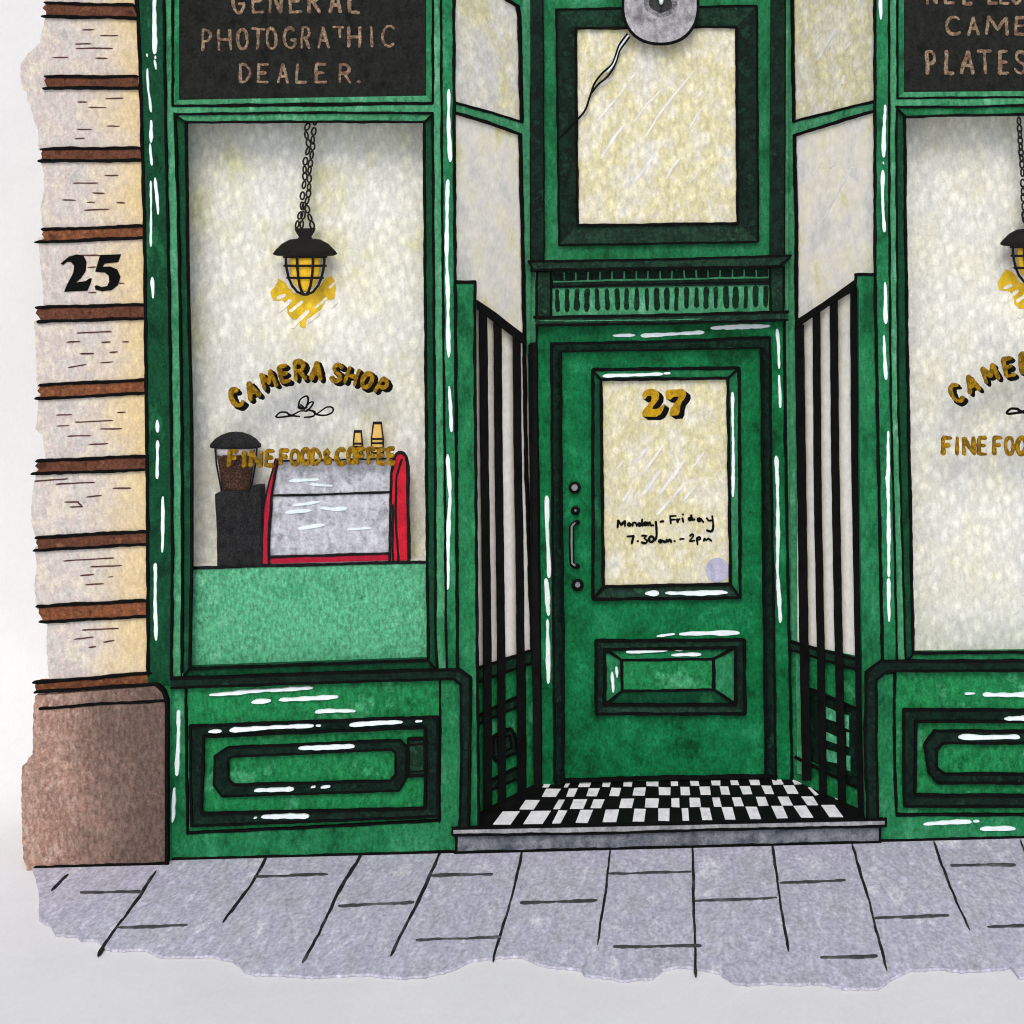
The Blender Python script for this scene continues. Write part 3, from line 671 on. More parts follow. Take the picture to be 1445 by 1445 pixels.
for ch, x, w in [('F', 1337, 11), ('I', 1351, 6), ('N', 1367.5, 14), ('E', 1387, 10), ('F', 1408.5, 10), ('O', 1425, 11), ('O', 1442, 12), ('D', 1458, 11), ('&', 1474, 9), ('C', 1493, 12), ('O', 1509, 10), ('F', 1522, 10), ('F', 1536, 10), ('E', 1550, 9), ('E', 1564, 9)]:
    letter(g, GP, ch, x, 629.5, w, 23, R.uniform(-3, 3), 6.2, .003, 'gold')
g.build('small_gilt_lettering', win2)
g = Mesh()
for p in FLO: g.stroke(GP, [(x + 1032, y - 5) for x, y in p], 3, .002, 'ink', jit=.2, smooth=True, step=3)
g.build('ink_flourish', win2)
sl = []
for ch, x in zip('NEEDLEST', (1314, 1340, 1366, 1388, 1401, 1418, 1435, 1455)): sl.append((ch, x, -10, 12, 29, 5))
sl = [s_ for s_ in sl if s_[1] != 1388]
for ch, x, w in zip('CAMERAS', (1345, 1373.5, 1407, 1441, 1470, 1500, 1530), (20, 15, 29, 15, 15, 16, 14)): sl.append((ch, x, 36.5, w, 24, 4.6))
for ch, x, w in zip('PLATES', (1314, 1341, 1365.5, 1390, 1417, 1440), (12, 12, 16, 17, 12, 15)): sl.append((ch, x, 88, w, 31, 5.2))
fascia(1275.5, 1624, 130, 127, 1266, 1633, sl, 'black fascia board above the right window lettered cameras and plates')
g = Mesh()
g.slab(FR, [(1232, 955), (1263, 950), (1265, 1150), (1636, 1150), (1636, 945), (1674, 945), (1674, 1205), (1236, 1205)], .020, .5, 'green')
g.slab(FR, [(1262, 940), (1637, 938), (1637, 1153), (1264, 1152)], .016, .5, 'riser_green')
g.stroke(FR, [(1262.5, 948), (1262, 1050), (1265, 1150)], 4, .023); g.stroke(FR, [(1265, 1150), (1445, 1150), (1636, 1149)], 4, .023); g.stroke(FR, [(1636, 1149), (1636, 945)], 3.6, .023)
g.stroke(FR, [(1243, 1187), (1445, 1182), (1672, 1176)], 4.4, .022)
paint(g, FR, .024, [([(1363, 979), (1375, 978.6)], 4), ([(1389, 981), (1420, 981), (1480, 980)], 6), ([(1305, 1163), (1340, 1161), (1369, 1159.5)], 6), ([(1375, 1159), (1381, 1159)], 4.4), ([(1385, 1170), (1431, 1169.5)], 6)])
riser2 = g.build('stall_riser', S, 'green panelled stall riser right of the doorstep')
g = Mesh()
o1 = [(1275.5, 1002), (1624, 1003), (1624, 1139), (1276.5, 1138)]; i1 = [(1293, 1018.5), (1608, 1019), (1608, 1123), (1292, 1122.5)]
g.frame(FR, o1, i1, .040, .03, 'green_black', .032); g.outline(FR, o1, 3.8, .041); g.outline(FR, i1, 3.6, .041)
og = [(1318.5, 1032), (1584, 1033), (1597, 1050), (1597, 1090), (1584, 1106), (1323, 1105), (1311, 1090), (1305, 1051)]
ig = [(1330.7, 1049), (1574, 1049), (1583, 1058), (1583, 1084), (1574, 1093), (1333, 1092.6), (1322, 1084), (1322, 1058)]
for k in range(8):
    j = (k + 1) % 8; g.slab(FR, [og[k], og[j], ig[j], ig[k]], .036, .03, 'green_black')
g.outline(FR, og, 3.6, .0365); g.outline(FR, ig, 3.4, .0365)
paint(g, FR, .043, [([(1419, 1014.5), (1480, 1013)], 5.4), ([(1355, 1040.6), (1390, 1041), (1437, 1040.6)], 6)])
g.build('panel_moulding', riser2)
riser_cur = riser2
ledge([(1674, 931), (1445, 933), (1300, 933.5), (1243, 933.5), (1223, 949), (1221, 1050), (1225, 1155)], [(1674, 946), (1445, 946.5), (1300, 947), (1252, 947.5), (1237, 959), (1237, 1050), (1239, 1155)], 'ledge')

# ---- splayed sides of the entrance recess
BACK = -.42
DP = front(BACK)
def splay(xf, xb, up):
    a, b = FR.at(xf, 600), DP.at(xb, 600); return through(a, b, a + Vector((0, 0, 1)), up)
SL = splay(641, 752, (1, -.3, 0)); SR = splay(1236, 1116, (-1, -.3, 0))
# floor of the recess
fa, fb, fc = front(.046).at(640, 1169.5), front(.046).at(1250, 1156.5), DP.at(765, 1106)
FLOOR = through(fa, fb, fc, (0, 0, 1))

def side_window(pl, upper, lower, bar, sill, frame_polys, inks, shines, mat_u, mat_l, label):
    g = Mesh()
    g.slab(pl, bar, .010, .03, 'green_soft')
    for p, m, o in frame_polys: g.slab(pl, p, o, .03, m)
    for p, w in inks: g.stroke(pl, p, w, .0125)
    s_ = g.build('side_window', S, label)
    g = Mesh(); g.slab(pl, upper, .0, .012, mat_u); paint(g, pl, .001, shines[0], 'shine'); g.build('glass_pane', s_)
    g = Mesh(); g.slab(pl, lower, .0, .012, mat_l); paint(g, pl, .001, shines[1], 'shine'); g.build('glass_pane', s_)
    g = Mesh(); g.slab(pl, sill, .020, .05, 'green_dark')
    g.stroke(pl, [sill[0], sill[1]], 3.2, .021); g.stroke(pl, [sill[3], sill[2]], 3.2, .021); g.build('sill', s_)
side_window(SL, [(640, TOP), (741, TOP), (738, 176), (640, 150)], [(640, 156), (738, 188), (744, 490), (752, 932), (655, 965), (640, 420)],
    [(641, 144.5), (738, 172), (738, 189), (641, 158.5)], [(655, 950), (755, 917), (755, 934), (655, 970)],
    [([(736, TOP), (748, TOP), (749, 500), (744, 500), (739, 320), (737.5, 170), (735, 20)], 'green_soft', .011), ([(690, TOP), (740, TOP), (737, 9), (731, 7.5), (715, 0)], 'green', .012)],
    [([(642, 144.5), (690, 158), (737, 172)], 3.4), ([(642, 158.5), (690, 173), (735, 189.5)], 3.4), ([(715, -1), (731, 8), (734, 24), (737, 170)], 3.6), ([(735, 190), (738, 320), (741, 480), (743, 640), (752, 918)], 3.2)],
    [[([(671, 56), (688, 92), (703, 127)], 2.4), ([(695, 32), (700, 40), (708, 59)], 4), ([(702, 80), (706, 90)], 4), ([(670, 87), (675, 104)], 2.4)], []],
    'cream', 'cream_fade', 'narrow slanting side window left of the door')
side_window(SR, [(1236.5, TOP), (1114, TOP), (1118, 172), (1236.5, 148)], [(1236.5, 152), (1118, 190), (1121, 460), (1123, 905), (1225, 935), (1236.5, 420)],
    [(1236, 142), (1117, 171.5), (1118, 191.5), (1236, 155)], [(1222, 934), (1115, 906), (1116, 917), (1222, 950)],
    [([(1108, TOP), (1117, TOP), (1119, 175), (1121, 320), (1122, 460), (1123, 910), (1117, 910), (1112, 460)], 'green_soft', .011)],
    [([(1235, 142.5), (1180, 156), (1119, 171.5)], 3.4), ([(1235, 155.5), (1180, 172), (1120, 191)], 3.4), ([(1117, -40), (1118, 80), (1119.5, 171)], 3), ([(1120, 192), (1123, 320), (1123, 450)], 3.2)],
    [[([(1154, 85), (1166, 64), (1178, 42)], 4), ([(1151, 60), (1159, 48)], 2.4), ([(1195, 68), (1199, 60)], 2.4), ([(1188, 118), (1190, 108)], 4)], [([(1163, 309), (1180, 275), (1202, 237)], 3.2), ([(1166, 257), (1183, 223)], 3), ([(1148, 248), (1160, 230)], 2.2), ([(1172, 236), (1176, 232)], 4)]],
    'cream_yellow', 'cream_fade', 'narrow slanting side window right of the door')
# brighter lower glass behind the gates is the same pane; panels below the sills
zl = Z(4.516, 630, 890)
g = Mesh()
g.slab(SL, [(655, 958), (757, 925), (757, 1130), (655, 1180)], .004, .03, 'riser_green')
g.slab(SL, zl([(190, 548), (470, 415), (470, 478), (190, 590)]), .012, .02, 'green_dark'); g.stroke(SL, zl([(190, 552), (470, 415)]), 3, .0125); g.stroke(SL, zl([(190, 600), (470, 478)]), 3, .0125)
g.slab(SL, zl([(290, 955), (470, 865), (470, 935), (290, 1015)]), .012, .02, 'green_dark'); g.stroke(SL, zl([(290, 955), (470, 865)]), 3, .0125); g.stroke(SL, zl([(290, 1015), (470, 935)]), 3, .0125)
ring = zl([(300, 690), (320, 670), (385, 635), (415, 628), (435, 665), (445, 740), (455, 775), (390, 800), (320, 832), (300, 800)])
g.slab(SL, ring, .012, .02, 'green_dark'); g.stroke(SL, ring + [ring[0]], 4, .0125); q = zl([(325, 700), (405, 665), (415, 750), (335, 790), (325, 700)]); g.stroke(SL, q, 3, .0125)
g.slab(SL, zl([(505, 230), (552, 215), (560, 990), (510, 1015)]), .010, .02, 'riser_green'); g.stroke(SL, zl([(500, 230), (505, 1020)]), 2.4, .0125)
g.build('side_panel', S, 'slanting panel with small round fitting behind the left gate')
zr = Z(4.25, 1080, 880)
g = Mesh()
g.slab(SR, [(1228, 930), (1113, 905), (1113, 1110), (1228, 1190)], .004, .03, 'riser_green')
g.slab(SR, zr([(262, 390), (560, 520), (560, 990), (270, 820)]), .008, .02, 'green_black')
for a in ([(362, 500), (428, 530), (428, 590), (362, 570)], [(362, 650), (428, 680), (430, 722), (365, 700)], [(362, 755), (430, 775), (430, 838), (368, 825)], [(470, 545), (498, 550), (500, 635), (472, 625)], [(485, 650), (500, 655), (500, 740), (487, 735)], [(485, 790), (508, 795), (508, 885), (487, 878)]):
    g.slab(SR, zr(a), .011, .02, 'counter_green')
for a in ([(180, 800), (350, 890), (560, 990)], [(262, 392), (560, 520)]): g.stroke(SR, zr(a), 3.2, .0115)
g.slab(SR, zr([(182, 170), (215, 175), (220, 905), (192, 900)]), .010, .02, 'green_soft')
g.build('side_panel', S, 'slanting panel with dark grille behind the right gate')
# posts the gates fold against
g = Mesh(); P0 = front(.018)
g.slab(P0, [(644, 398), (670.5, 398), (671, 640), (673.5, 900), (675, 1172), (655, 1172), (664, 957), (646, 944)], 0, .05, 'green')
g.stroke(P0, [(643, 398.5), (670.5, 398)], 4, .001); g.stroke(P0, [(670, 398), (669.5, 500), (671, 640), (673, 900), (675.5, 1168)], 3.6, .001); g.stroke(P0, [(664, 1060), (662, 1164)], 3, .001)
g.build('gate_post', S, 'narrow green post left of the doorway')
g = Mesh()
g.slab(P0, [(1209, 387), (1236, 387), (1240, 640), (1246, 931), (1224, 948), (1222, 1165), (1221, 1165), (1216, 900), (1213, 640), (1212, 410), (1209, 400)], 0, .05, 'green')
g.stroke(P0, [(1207, 387.5), (1236, 387)], 4, .001); g.stroke(P0, [(1208, 388), (1207.5, 400)], 4, .001)
g.build('gate_post', S, 'narrow green post right of the doorway')

# ---- back wall of the recess: fanlight, cornice, door frame, door
g = Mesh()
g.slab(DP, [(745, TOP), (765.5, TOP), (767, 384), (748, 384)], .030, .05, 'green_black'); g.slab(DP, [(1088, TOP), (1109.5, TOP), (1108, 384), (1086, 384)], .030, .05, 'green_black')
g.stroke(DP, [(746, TOP), (747, 120), (749, 366)], 2.4, .031); g.stroke(DP, [(766, TOP), (767, 180), (768, 340), (767, 366)], 2, .031); g.stroke(DP, [(1108.5, TOP), (1108, 180), (1107, 364)], 2, .031)
g.slab(DP, [(736, TOP), (748, TOP), (756, 480), (764, 1120), (745, 1120), (741, 480)], .000, .04, 'green_soft'); g.slab(DP, [(1107, TOP), (1119, TOP), (1122, 400), (1134, 1115), (1118, 1115), (1108, 400)], .000, .04, 'green_soft')
g.slab(DP, [(747, 484), (757, 484), (759, 760), (764, 1112), (753, 1112), (749, 760)], .046, .05, 'iron')
g.build('recess_post', S)
g = Mesh()
g.slab(DP, [(764, TOP), (1090, TOP), (1088, 372), (766, 372)], .004, .05, 'green')
fo = [(785, 13), (1068, 8), (1070, 341), (789, 346)]; fi = [(812.5, 40), (1039, 37.5), (1041, 315), (815, 318)]
g.frame(DP, fo, fi, .022, .05, ['green_dark', 'green_black', 'green_dark', 'green_black'], .012)
g.outline(DP, fo, 2.8, .023); g.outline(DP, fi, 3, .023)
g.stroke(DP, [(810, 172), (800, 184), (789, 196)], 1.6, .023)
fan = g.build('fanlight', S, 'square window above the door')
g = Mesh(); g.slab(DP, [(810, 38), (1042, 35), (1044, 317), (812, 320)], .008, .03, 'cream_yellow')
z4a = Z(4.516, 840, 0)
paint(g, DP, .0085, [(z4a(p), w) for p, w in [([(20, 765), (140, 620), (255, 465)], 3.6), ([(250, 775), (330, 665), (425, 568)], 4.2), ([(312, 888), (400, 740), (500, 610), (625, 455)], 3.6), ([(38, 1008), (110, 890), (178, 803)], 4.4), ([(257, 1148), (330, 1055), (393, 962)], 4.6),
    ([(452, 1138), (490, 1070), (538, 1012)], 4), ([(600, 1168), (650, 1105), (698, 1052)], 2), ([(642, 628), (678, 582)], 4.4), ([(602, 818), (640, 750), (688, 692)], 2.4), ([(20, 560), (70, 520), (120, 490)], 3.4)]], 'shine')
g.build('glass_pane', fan)
z8a = Z(3.6125, 740, 340)
g = Mesh()
g.slab(DP, z8a([(20, 105), (700, 95), (1360, 75), (1330, 125), (1280, 132), (90, 152), (40, 145)]), .085, .09, 'green_dark')
g.stroke(DP, z8a([(20, 105), (700, 95), (1360, 75)]), 2.8, .086); g.stroke(DP, z8a([(22, 108), (45, 148), (700, 138), (1300, 130), (1355, 82)]), 3, .086)
g.slab(DP, z8a([(60, 150), (1325, 128), (1325, 380), (60, 395)]), .020, .04, 'green_dark')
g.slab(DP, z8a([(135, 170), (1250, 148), (1250, 188), (135, 210)]), .026, .03, 'green_black')
for k in range(19):
    x = 140 + k * 61.3; y = 165 - k * 1.05
    g.stroke(DP, z8a([(x, y), (x + R.uniform(-3, 3), y + 34)]), 3.0, .0275, 'green_soft', taper=1)
g.stroke(DP, z8a([(140, 208), (700, 196), (1250, 186)]), 3.2, .0275, 'green_soft', jit=.8)
g.slab(DP, z8a([(135, 212), (1250, 190), (1250, 224), (135, 240)]), .034, .03, 'green_black')
g.stroke(DP, z8a([(135, 232), (700, 218), (1250, 208)]), 2.2, .035)
g.slab(DP, z8a([(135, 242), (1252, 222), (1254, 362), (140, 388)]), .026, .03, 'green_soft')
for k in range(22):
    x = 168 + k * 50.6; y = 252 - k * .85
    g.stroke(DP, z8a([(x, y + 4), (x + R.uniform(-2, 3), y + 96 + R.uniform(-6, 6))]), R.uniform(7.4, 9.2), .0265, 'green_black', taper=0, wj=.2, jit=.6)
g.slab(DP, z8a([(60, 160), (133, 158), (133, 392), (60, 394)]), .040, .03, 'green_dark'); g.slab(DP, z8a([(1254, 140), (1322, 138), (1322, 368), (1256, 372)]), .040, .03, 'green_dark')
for p in ([(62, 155), (62, 390)], [(135, 165), (136, 388)], [(1254, 145), (1256, 370)], [(1322, 140), (1322, 368)]): g.stroke(DP, z8a(p), 3, .041)
g.slab(DP, z8a([(50, 390), (700, 378), (1345, 362), (1340, 408), (60, 432)]), .070, .07, 'green_dark')
g.stroke(DP, z8a([(48, 390), (700, 380), (1345, 362)]), 3.6, .071); g.stroke(DP, z8a([(60, 430), (700, 420), (1340, 404)]), 3.4, .071)
g.stroke(DP, z8a([(72, 408), (600, 404), (900, 398)]), 1.6, .071, 'green_soft', taper=6)
g.build('cornice', S)
z7a = Z(3.803, 780, 480); z2a = Z(3.905, 760, 840)
g = Mesh()
FOUT = [(757, 456), (1107, 450), (1119, 1112), (764, 1120)]; FIN = [(777, 485), (1088, 476), (1096, 1112), (783, 1112)]
def ring4(g, pl, o, i, off, thick, mats): g.frame(pl, o, i, off, thick, mats)
ring4(g, DP, FOUT, [(778, 486), (1087, 477), (1095, 1125), (784, 1125)], .010, .05, 'door_green')
g.frame(DP, [(777, 485.5), (1087.5, 476), (1095.5, 1125), (783, 1125)], [(791, 496), (1075, 491), (1081, 1125), (795, 1125)], .024, .05, ['green_dark', 'green_black', 'green_black', 'green_black'], .004)
for p, w in [([(758, 458), (757, 484), (761, 760), (764, 1108)], 2.6), ([(1107, 452), (1108, 600), (1112, 800), (1118, 1100)], 3.2), ([(778, 485), (780, 800), (783, 1104)], 3.2), ([(777, 485.5), (930, 482), (1087.5, 476)], 3.2), ([(1087, 477), (1088, 640), (1092, 850), (1095, 1100)], 3),
             ([(791, 496), (792, 700), (795, 900), (795, 1104)], 3), ([(791, 496), (930, 494), (1075, 491)], 2.6), ([(1074.5, 491), (1077, 760), (1081, 1100)], 3.2)]:
    g.stroke(DP, p, w, .025)
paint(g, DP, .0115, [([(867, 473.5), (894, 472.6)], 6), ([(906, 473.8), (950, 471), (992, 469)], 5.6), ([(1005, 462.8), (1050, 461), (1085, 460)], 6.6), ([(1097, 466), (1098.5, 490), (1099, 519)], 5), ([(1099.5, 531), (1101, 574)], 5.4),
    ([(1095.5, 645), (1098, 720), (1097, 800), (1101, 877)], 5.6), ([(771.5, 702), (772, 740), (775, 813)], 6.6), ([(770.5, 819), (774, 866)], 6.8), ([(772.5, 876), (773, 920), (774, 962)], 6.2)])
g.build('door_frame', S)
g = Mesh()
DOOR = front(BACK - .012)
g.slab(DOOR, [(788, 492), (1078, 487), (1085, 1120), (792, 1125)], 0, .05, 'door_green')
g.stroke(DOOR, [(793, 1102), (940, 1098), (1095, 1096)], 5, .03)
paint(g, DOOR, .001, [([(928, 898), (951, 895)], 4.6), ([(961, 895), (1000, 893.5), (1041, 893)], 6.6)])
door = g.build('door', S, 'green door numbered 27 with glazed upper half')
g = Mesh()
go = [(836.5, 522), (1043, 519.5), (1044.5, 844), (837, 846)]; gi = [(848, 536), (1027, 534), (1031, 824.5), (851.5, 828.5)]
g.frame(DOOR, go, gi, .022, .03, ['green', 'green', 'green_dark', 'green_deep'], .012)
g.outline(DOOR, go, 4, .023); g.outline(DOOR, gi, 3.6, .0235)
for a, b in zip(go, gi): g.stroke(DOOR, [a, b], 3, .0235)
paint(g, DOOR, .0245, [([(852, 531), (890, 529.5), (934, 528)], 5), ([(938, 527), (944, 526.5)], 5), ([(1033.7, 555), (1034.5, 620), (1034.5, 700)], 4.4), ([(912.5, 838), (928, 837.6)], 6.6), ([(941, 837.4), (985, 837.5), (1025, 836.6)], 5.6)])
g.build('glazing_frame', door)
g = Mesh(); g.slab(DOOR, [(845, 532), (1032, 530), (1034, 828), (848, 832)], .004, .02, 'cream_yellow')
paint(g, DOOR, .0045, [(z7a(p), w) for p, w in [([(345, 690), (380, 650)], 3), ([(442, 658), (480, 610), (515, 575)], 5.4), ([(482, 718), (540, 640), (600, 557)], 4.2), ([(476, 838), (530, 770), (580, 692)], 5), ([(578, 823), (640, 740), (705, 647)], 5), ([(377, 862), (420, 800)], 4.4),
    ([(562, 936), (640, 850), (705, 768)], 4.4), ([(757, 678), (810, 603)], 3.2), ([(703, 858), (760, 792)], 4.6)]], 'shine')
g.build('glass_pane', door)
# 27
z27 = Z(8.03, 860, 520)
two = z27([(372, 300), (390, 262), (430, 236), (490, 230), (540, 248), (564, 288), (560, 340), (532, 385), (492, 430), (485, 458), (530, 460), (590, 430), (624, 398), (622, 435), (602, 482), (577, 520), (530, 547), (380, 546), (370, 510), (385, 470), (430, 420), (470, 368), (480, 330), (465, 306), (430, 312), (408, 342), (385, 350)])
sev = z27([(638, 262), (655, 243), (740, 238), (830, 233), (866, 262), (870, 300), (852, 340), (817, 380), (802, 430), (797, 490), (777, 530), (690, 536), (684, 500), (700, 450), (740, 390), (780, 340), (775, 318), (730, 320), (692, 352), (645, 346), (635, 300)])
g = Mesh()
for k in range(5):
    for p in (two, sev): g.slab(DOOR, [(x + 1.3 * (k + 1), y + .95 * (k + 1)) for x, y in p], .0062 - k * .0002, .004, 'ink')
for p in (two, sev): g.slab(DOOR, p, .0085, .004, 'gold_bright')
g.build('door_number', door)
# opening hours
zh = Z(7.225, 850, 700)
def lp(cx, cy, r, q=1.0): return arc(cx, cy, r, r * q, -40, 300, 9)
HW = [[(155, 318), (160, 250)], [(160, 250), (190, 295), (232, 255)], [(232, 255), (230, 305)], lp(273, 290, 14), [(308, 305), (312, 274), (340, 274), (348, 305)], lp(378, 290, 14), [(405, 238), (403, 275), (410, 305)], lp(440, 283, 14), [(458, 270), (468, 300)],
      [(480, 265), (495, 298), (520, 298)], [(545, 262), (552, 340), (552, 410), (535, 450)], [(594, 262), (622, 258)], [(690, 207), (697, 278)], [(690, 205), (750, 203)], [(694, 242), (742, 239)], [(763, 235), (768, 266)], [(767, 250), (787, 234)],
      [(818, 227), (825, 262)], [(821, 187), (825, 188)], [(905, 195), (915, 243)], lp(893, 234, 13), [(915, 242), (940, 238)], lp(988, 242, 14), [(1008, 232), (1030, 266)], [(1064, 225), (1083, 252), (1112, 248)], [(1120, 205), (1130, 280), (1126, 340), (1105, 362), (1066, 350)],
      [(256, 412), (320, 408)], [(320, 408), (300, 482)], [(358, 460), (364, 460)], [(405, 405), (452, 402), (425, 430), (457, 452), (440, 482), (400, 472)], arc(500, 440, 24, 28, 0, 360, 10), lp(592, 462, 12), [(608, 455), (640, 470)], [(650, 468), (656, 445), (670, 462), (686, 445), (702, 468)], [(732, 458), (740, 458)],
      [(792, 440), (830, 435)], [(895, 405), (915, 388), (928, 408), (892, 460), (938, 454)], [(963, 428), (972, 492)], lp(985, 432, 14), [(1034, 456), (1040, 432), (1060, 450), (1080, 434), (1110, 456)]]
NL = HW.index([(256, 412), (320, 408)])
for part in (HW[:NL], HW[NL:]):
    g = Mesh()
    for p in part: g.stroke(DOOR, zh(p), 2.9, .0048, 'ink', jit=.15, smooth=len(p) > 3, step=2, wj=.2)
    g.build('opening_hours', door)
g = Mesh(); g.slab(DOOR, arc(1012.6, 804.5, 17, 17.5, 0, 350, 30), .0062, .004, 'sticker_grey'); g.build('round_sticker', door)
# raised panel
g = Mesh()
po = [(841, 905), (1050, 903.5), (1051.4, 1007.7), (841.5, 1007.7)]; pi_ = [(853.5, 917), (1038, 914.5), (1038, 995), (853.5, 995)]
g.frame(DOOR, po, pi_, .022, .03, ['green_dark', 'green_black', 'green_dark', 'green_black'], .016); g.outline(DOOR, po, 4, .023); g.outline(DOOR, pi_, 3.6, .0232)
pc = [(877, 932), (1007, 930), (1007, 973), (878, 975.5)]
g.frame(DOOR, pi_, pc, .006, .03, ['door_green', 'green', 'green_deep', 'green'], .018); g.slab(DOOR, pc, .018, .03, 'riser_green')
for k, w in zip(range(4), (3.4, 5.4, 3.4, 4)): g.stroke(DOOR, [pc[k], pc[(k + 1) % 4]], w, .019)
for k in range(4):
    a = DOOR.at(*pi_[k], .0065); 
    g.stroke(DOOR, [pi_[k], pc[k]], 3.2, .018)
paint(g, DOOR, .0215, [([(885, 920), (912, 919), (940, 917.6)], 5.4), ([(953, 917), (966, 917)], 4), ([(949, 924.5), (988, 924)], 4.8), ([(863.7, 950), (865, 975)], 5.6), ([(870, 943), (870.6, 955)], 5)])
g.build('raised_panel', door)
def knob(x, y, r, ri):
    g = Mesh(); c = DOOR.at(x, y, .012); k = (D - BACK) / F
    g.ball(c, r * k, .022, r * k, 'iron'); g.slab(DOOR, arc(x, y, ri, ri, 0, 340, 14), .0365, .01, 'handle_grey', jit=.4, step=3)
    g.build('door_knob', door)
knob(811, 688, 8.6, 4.4); knob(812, 720.5, 6.4, 1.6); knob(815, 825.5, 8.8, 3.6)
g = Mesh()
hp = [DOOR.at(x, y, o) for x, y, o in [(815, 737, .0), (815, 737, .02), (813, 737.5, .03), (809, 740, .034), (806.5, 744, .035), (806.5, 770, .036), (807, 792, .035), (808, 797, .034), (811, 799, .03), (815, 799, .02), (815, 799, .0)]]
g.tube(hp, .0125, 'iron', n=10)
g.stroke(front(BACK - .012 + .046), [(811, 738.5), (808, 741), (806.5, 745)], 3.4, .003, 'handle_grey', jit=.1, step=2)
g.stroke(front(BACK - .012 + .046), [(806.5, 743), (806.5, 770), (807.3, 795), (811, 798)], 3, .003, 'handle_grey', jit=.2)
g.build('door_handle', door)

# ---- inside walls of the two display windows
def room(x0, x1, zt, zb, label, name='interior_wall', back=.175, tint='cream_inside'):
    g = Mesh()
    def box(a, b):
        v = len(g.v)
        for z in (a[2], b[2]):
            for x, y in ((a[0], a[1]), (b[0], a[1]), (b[0], b[1]), (a[0], b[1])): g.v.append(Vector((x, y, z)))
        for f in ([0, 1, 2, 3], [4, 5, 6, 7], [0, 1, 5, 4], [1, 2, 6, 5], [2, 3, 7, 6], [3, 0, 4, 7]): g.face([v + k for k in f], tint)
    t_ = .03
    box((x0, back, zb), (x1, back + t_, zt)); box((x0 - t_, .05, zb), (x0 - .001, back + t_, zt)); box((x1 + .001, .05, zb), (x1 + t_, back + t_, zt))
    box((x0 - t_, .05, zt + .001), (x1 + t_, back + t_, zt + t_)); box((x0 - t_, .05, zb - t_), (x1 + t_, back + t_, zb - .001))
    return g
RB = .175
zc = CAM.z - (170 - YV) / PX + .10
def hz(y, dep=0): return CAM.z - (y - YV) / F * (D - dep)
g = room(W(205), W(628), zc, hz(960), '', back=RB)
zg = Z(4.516, 360, 160)
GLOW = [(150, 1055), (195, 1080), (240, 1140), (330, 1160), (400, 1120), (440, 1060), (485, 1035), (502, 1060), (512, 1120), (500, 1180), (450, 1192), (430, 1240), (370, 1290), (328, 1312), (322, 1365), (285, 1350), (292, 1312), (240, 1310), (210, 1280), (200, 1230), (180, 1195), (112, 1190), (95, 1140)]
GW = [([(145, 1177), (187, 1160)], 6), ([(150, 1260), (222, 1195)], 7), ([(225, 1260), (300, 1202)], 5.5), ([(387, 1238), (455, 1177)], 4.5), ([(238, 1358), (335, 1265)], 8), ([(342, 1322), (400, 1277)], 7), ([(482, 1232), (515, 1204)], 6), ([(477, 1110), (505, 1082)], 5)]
BK = front(-RB)
def glow(g, dx, dy):  # lamp glow painted on the back wall as yellow strokes, no emission
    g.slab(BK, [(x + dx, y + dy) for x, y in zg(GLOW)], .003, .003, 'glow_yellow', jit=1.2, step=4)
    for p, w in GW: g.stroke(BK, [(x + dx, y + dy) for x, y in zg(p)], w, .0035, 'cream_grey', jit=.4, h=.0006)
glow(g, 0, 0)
g.build('interior_wall', S, 'pale yellow wall behind the window with the coffee machine')
g = room(W(1246), W(1668), zc, hz(938), '', back=RB, tint='cream_grey')
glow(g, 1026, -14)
g.build('interior_wall', S, 'pale grey wall behind the right window')

# ==================================================================== DOORSTEP AND TILED FLOOR
g = Mesh()
fl = [(632, 1172), (1256, 1158), (1150, 1085), (740, 1096)]
g.slab(FLOOR, [(638, 1170), (1250, 1157), (1160, 1080), (735, 1090)], 0, .004, 'tile_black')
rows = [((1145, 1163), (1136, 1152.5), [715, 758, 790, 824.5, 862, 902, 937, 967, 996, 1028, 1063, 1100, 1133.5, 1174], [24, 28, 12, 18, 19, 17, 16, 10, 14, 14, 15, 16, 17, 19]),
        ((1129.5, 1142), (1123, 1135), [747, 789, 816, 843, 884, 920, 953, 981, 1011, 1041, 1075.6, 1108, 1143], [20, 9, 19, 15, 18, 18, 11, 15, 11, 13, 14, 16, 16]),
        ((1113.8, 1124.5), (1107.5, 1118.5), [778, 807, 837, 868, 902, 938, 967, 995, 1023, 1053, 1083, 1116], [20, 12, 15, 13, 17, 17, 12, 14, 13, 14, 13, 15]),
        ((1106, 1111.5), (1098.5, 1105.5), [771, 800, 825, 856, 886, 921, 952, 980, 1010, 1036, 1065, 1097, 1124, 1149], [9, 6, 16, 11, 12, 17, 10, 12, 13, 11, 14, 14, 11, 12])]
for (l0, l1), (r0, r1), xs_, ws in rows:
    for x, w in zip(xs_, ws):
        q = (x - 715) / 459; y0, y1 = l0 + (r0 - l0) * q, l1 + (r1 - l1) * q
        sl_ = (x - 945) / 300.0; dy = (y1 - y0) / 2
        j = lambda: R.uniform(-.7, .7)
        g.slab(FLOOR, [(x - w / 2 - sl_ * dy + j(), y0 + j() * .5), (x + w / 2 - sl_ * dy + j(), y0 + j() * .5), (x + w / 2 + sl_ * dy + j(), y1 + j() * .5), (x - w / 2 + sl_ * dy + j(), y1 + j() * .5)], .0022, .004, 'tile_white')
